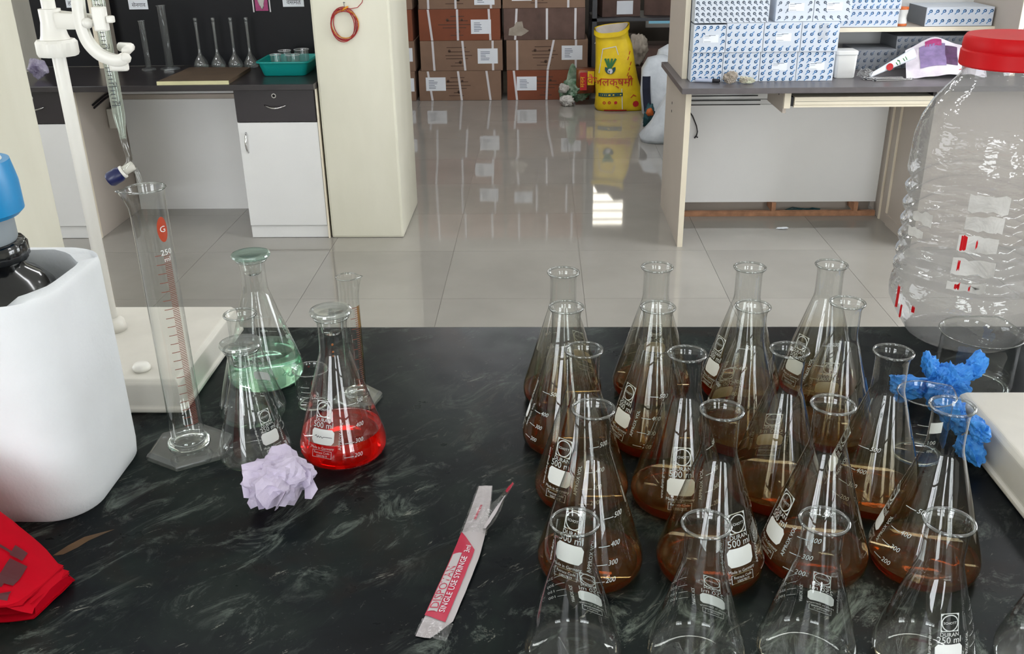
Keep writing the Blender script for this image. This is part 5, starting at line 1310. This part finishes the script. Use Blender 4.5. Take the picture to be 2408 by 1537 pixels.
printed_box('long white arrow carton at the top left of the hutch pile', 0.679, 1.005, 4.405, 4.60, ZA+0.2565, ZA+0.40, 'mirror', 0.0235, 0.017, pmat='greyp')
printed_box('white arrow carton with sticker beside the long top carton', 1.040, 1.205, 4.43, 4.60, ZA+0.2565, ZA+0.38, 'up', 0.0275, 0.017, True, 'greyp')
printed_box('white arrow carton above the right end of the pile', 1.207, 1.372, 4.43, 4.60, ZA+0.2565, ZA+0.38, 'mirror', 0.0275, 0.017, True, 'greyp')
printed_box('flat arrow carton at the middle of the hutch shelf', 1.405, 1.695, 4.745, 4.95, 0.9565, 1.036, 'up', 0.028, 0.019)
printed_box('upper flat arrow carton stacked on the hutch shelf', 1.43, 1.70, 4.745, 4.95, 1.0365, 1.12, 'down', 0.028, 0.019)
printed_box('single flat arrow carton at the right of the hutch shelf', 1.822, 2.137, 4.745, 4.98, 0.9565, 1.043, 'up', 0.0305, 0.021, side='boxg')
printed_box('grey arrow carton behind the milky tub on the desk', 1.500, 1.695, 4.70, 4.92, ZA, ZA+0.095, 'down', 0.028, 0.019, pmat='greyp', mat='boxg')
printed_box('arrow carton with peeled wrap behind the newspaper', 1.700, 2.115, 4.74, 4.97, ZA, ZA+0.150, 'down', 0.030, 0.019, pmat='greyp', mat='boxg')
# tape blister on the rightmost carton
t = thing('tape_strip', 'clear tape patch on the second row carton beside the shelf', 'tape', (1.25, 4.40, ZA+0.17))
wpart('tape', t, MB().grid(4, 6, lambda u, v: (1.232+0.042*u, 4.4035-0.003*math.sin(PI*u), ZA+0.180+0.072*v)), 'clearfilm', True)
t = thing('pill_bottle', 'white bottle with orange cap and base on the hutch shelf', 'bottle', (1.728, 4.80, 0.9562))
link('body', autosmooth(MB().lathe([(0, 0.0105), (0.026, 0.0105), (0.026, 0.02), (0.022, 0.032), (0.022, 0.048), (0.026, 0.060), (0.0265, 0.074), (0, 0.074)], 28).me('body', 'milky'), 40), t)
link('cap', MB().lathe([(0, 0.0742), (0.028, 0.0742), (0.028, 0.084), (0.026, 0.086), (0, 0.086)], 28).me('cap', 'orangecap'), t)
link('base', MB().lathe([(0, 0.0), (0.027, 0.0), (0.0275, 0.003), (0.0275, 0.010), (0, 0.0103)], 28).me('base', 'orangecap'), t)
t = thing('plastic_tub', 'milky white square tub beside the arrow cartons on the desk', 'tub', (1.392, 4.52, ZA))
m = MB().loft([[(x, y, z) for x, y in rrect2d(-a, a, -a, a, 0.014, 4)] for a, z in ((0.043, 0.0), (0.046, 0.004), (0.049, 0.104), (0.051, 0.105), (0.051, 0.119), (0.048, 0.122))])
link('tub', autosmooth(m.me('tub', 'milky'), 40), t)
m = MB().loft([[(x, y, z) for x, y in rrect2d(-0.052, 0.052, -0.052, 0.052, 0.015, 4)] for z in (0.1045, 0.1058)])
link('lid_line', m.me('lid_line', 'greyplastic'), t)
# open newspaper and plastic wrap
t = thing('newspaper_sheet', 'crumpled colour printed newspaper sheet on the desk behind the jar', 'paper', (1.83, 4.55, ZA))
def sheet(u, v):
    x = 1.66+0.36*u+0.05*v; y = 4.44+0.20*v; z = ZA+0.004+0.16*v*math.sin(PI*(0.20+0.62*u))*(1-0.25*u)+0.03*(1-v)*abs(math.sin(u*3.2))*u
    z += 0.014*noise.noise(Vector((u*4, v*4, 1))); return (x, y+0.03*math.sin(u*5)*v, max(ZA+0.002, z))
wpart('sheet', t, MB().grid(26, 20, sheet), crease_mat('newsprint', '#c3b9c4', '#d9d3dc', 0.7, 12, 0.3), True)
def on_sheet(name, u0, u1, v0, v1, mat, n=8):
    wpart(name, t, MB().grid(n, n, lambda u, v: tuple(Vector(sheet(u0+(u1-u0)*u, v0+(v1-v0)*v))+Vector((0, -0.002, 0.0015)))), mat, True)
on_sheet('printed_photo', 0.18, 0.50, 0.25, 0.85, 'purpleprint'); on_sheet('pink_headline', 0.26, 0.46, 0.80, 0.95, 'pinkprint')
on_sheet('dark_photo', 0.50, 0.64, 0.28, 0.80, solid('plum_print', '#4a2b4e', 0.6, var=0.4, vscale=30))
m = MB()
for q in (stroke2d([(0.70, 0.52), (0.82, 0.46)], 0.022), stroke2d([(0.77, 0.58), (0.73, 0.22)], 0.03), stroke2d([(0.80, 0.40), (0.84, 0.30), (0.78, 0.24)], 0.025), stroke2d([(0.66, 0.16), (0.74, 0.22)], 0.02)):
    m.add([tuple(Vector(sheet(x, y))+Vector((0, -0.002, 0.0018))) for x, y, _ in q[0]], q[1])
wpart('red_headline', t, m, 'redprint')
on_sheet('yellow_box', 0.84, 0.95, 0.62, 0.80, solid('pale_yellow_print', '#b3ad7e', 0.6))
m = MB(); tv, tf = text2d('मि', 0.10); m.add([tuple(Vector(sheet(0.895+x*0.9, 0.67+y*1.1))+Vector((0, -0.003, 0.003))) for x, y, _ in tv], tf); wpart('black_lettering', t, m, 'ink')
def roll(u, v):
    c = Vector((1.50, 4.46, ZA+0.012)).lerp(Vector((1.70, 4.50, ZA+0.105)), u); r = 0.008+0.016*u; a = 2*PI*v
    return (c.x-0.3*r*math.sin(a), c.y+r*math.cos(a), c.z+r*math.sin(a))
wpart('rolled_edge', t, MB().grid(16, 14, roll), 'paper', True)
wpart('red_dot', t, MB().lathe([(0, 0), (0.016, 0), (0.016, 0.001), (0, 0.001)], 16).map(lambda p: Vector((1.585+p.x, 4.459-p.z, ZA+0.052+p.y))), 'redprint')
m = MB()
for q in (stroke2d([(0.60, 0.03), (0.64, 0.0)], 0.01), stroke2d([(0.62, 0.045), (0.66, 0.03), (0.68, 0.0)], 0.012), stroke2d([(0.72, 0.04), (0.76, 0.01)], 0.01), stroke2d([(0.76, 0.045), (0.80, 0.01)], 0.01)):
    m.add([(1.50+0.25*(x-0.18), 4.4445+0.03*(x-0.6), ZA+0.012+0.105*(x-0.05)+y*0.5-0.012) for x, y, _ in q[0]], q[1])
wpart('green_lettering', t, m, 'greenprint')
t = thing('clear_wrap', 'clump of clear plastic wrap beside the milky tub', 'wrap', (1.475, 4.45, ZA))
V, Fc = crumple(0.045, 0.03, 0.03, 71, 4, 0.4); link('wrap', mesh('wrap', V, Fc, 'clearfilm', True), t)
for i, (x, y, a, L_) in enumerate(((1.56, 4.43, 0.05, 0.20), (1.57, 4.40, 0.12, 0.16))):
    t = thing('metal_clip', ['long steel clip lying before the newspaper', 'shorter steel clip nearest the desk edge'][i], 'clip', (x, y, ZA+0.0003), a, 'steel clips on the desk')
    link('jaw', bevel(MB().box(-L_/2, L_/2, -0.006, 0.006, 0.0, 0.004).me('jaw', 'chrome'), 0.001, 1), t)
    link('jaw', bevel(MB().box(-L_/2, L_/2*0.8, -0.006, 0.006, 0.0085, 0.0115).me('jaw', 'chrome'), 0.001, 1), t)
    link('hinge', MB().tube([(-L_/2+0.012, -0.007, 0.006), (-L_/2+0.012, 0.007, 0.006)], 0.006, 10).me('hinge', 'steel', True), t)
    link('wire_loop', MB().tube([(L_/2, 0, 0.002), (L_/2+0.02, 0.008, 0.004), (L_/2+0.03, 0, 0.004), (L_/2+0.02, -0.008, 0.004), (L_/2, 0, 0.002)], 0.0012, 5).me('wire_loop', 'chrome', True), t)
t = thing('marker_pen', 'white marker pen with black cap before the arrow cartons', 'pen', (0.755, 4.395, ZA+0.0092), -0.25)
link('barrel', MB().tube([(-0.055, 0, 0), (0.02, 0, 0)], 0.009, 14).me('barrel', solid('pale_blue_barrel', '#aeb6cc', 0.4)), t)
link('cap', MB().tube([(0.0202, 0, 0), (0.05, 0, 0), (0.056, 0, 0)], [0.0092, 0.0085, 0.004], 14).me('cap', 'ink', True), t)
t = thing('torn_paper_scrap', 'brown and pale crumpled paper scrap in front of the arrow cartons', 'paper', (0.875, 4.355, ZA+0.0003))
V, Fc = crumple(0.045, 0.025, 0.030, 81, 4, 0.45); link('brown_piece', mesh('brown_piece', V, Fc, 'cloth'), t, (-0.03, 0, 0))
V, Fc = crumple(0.050, 0.022, 0.020, 82, 4, 0.45); link('pale_piece', mesh('pale_piece', V, Fc, crease_mat('pale_green_paper', '#a79c90', '#b9bda6', 0.8, 30, 0.3)), t, (0.045, 0, 0))
# dark cupboard far right, added for the darkness past the hutch
t = thing('dark_backdrop', 'added tall black cupboard beyond the desk hutch at the far right', 'backdrop', (2.95, 6.3, 0))
wbox('carcass', t, 2.35, 3.55, 6.0, 6.6, 0.09, 2.1, 'backdrop'); wbox('plinth', t, 2.36, 3.54, 6.02, 6.58, 0.0, 0.0898, 'olive')
for x0, x1 in ((2.355, 2.948), (2.952, 3.545)):
    d = wbox('door', t, x0, x1, 5.982, 5.9998, 0.095, 2.095, 'backdrop', 0.002)
    hx = x1-0.05 if x0 < 2.9 else x0+0.05
    o = wpart('handle', t, MB().tube([(hx, 5.975, 0.95), (hx, 5.965, 0.97), (hx, 5.965, 1.08), (hx, 5.975, 1.10)], 0.005, 8), 'chrome', True); o.parent = d
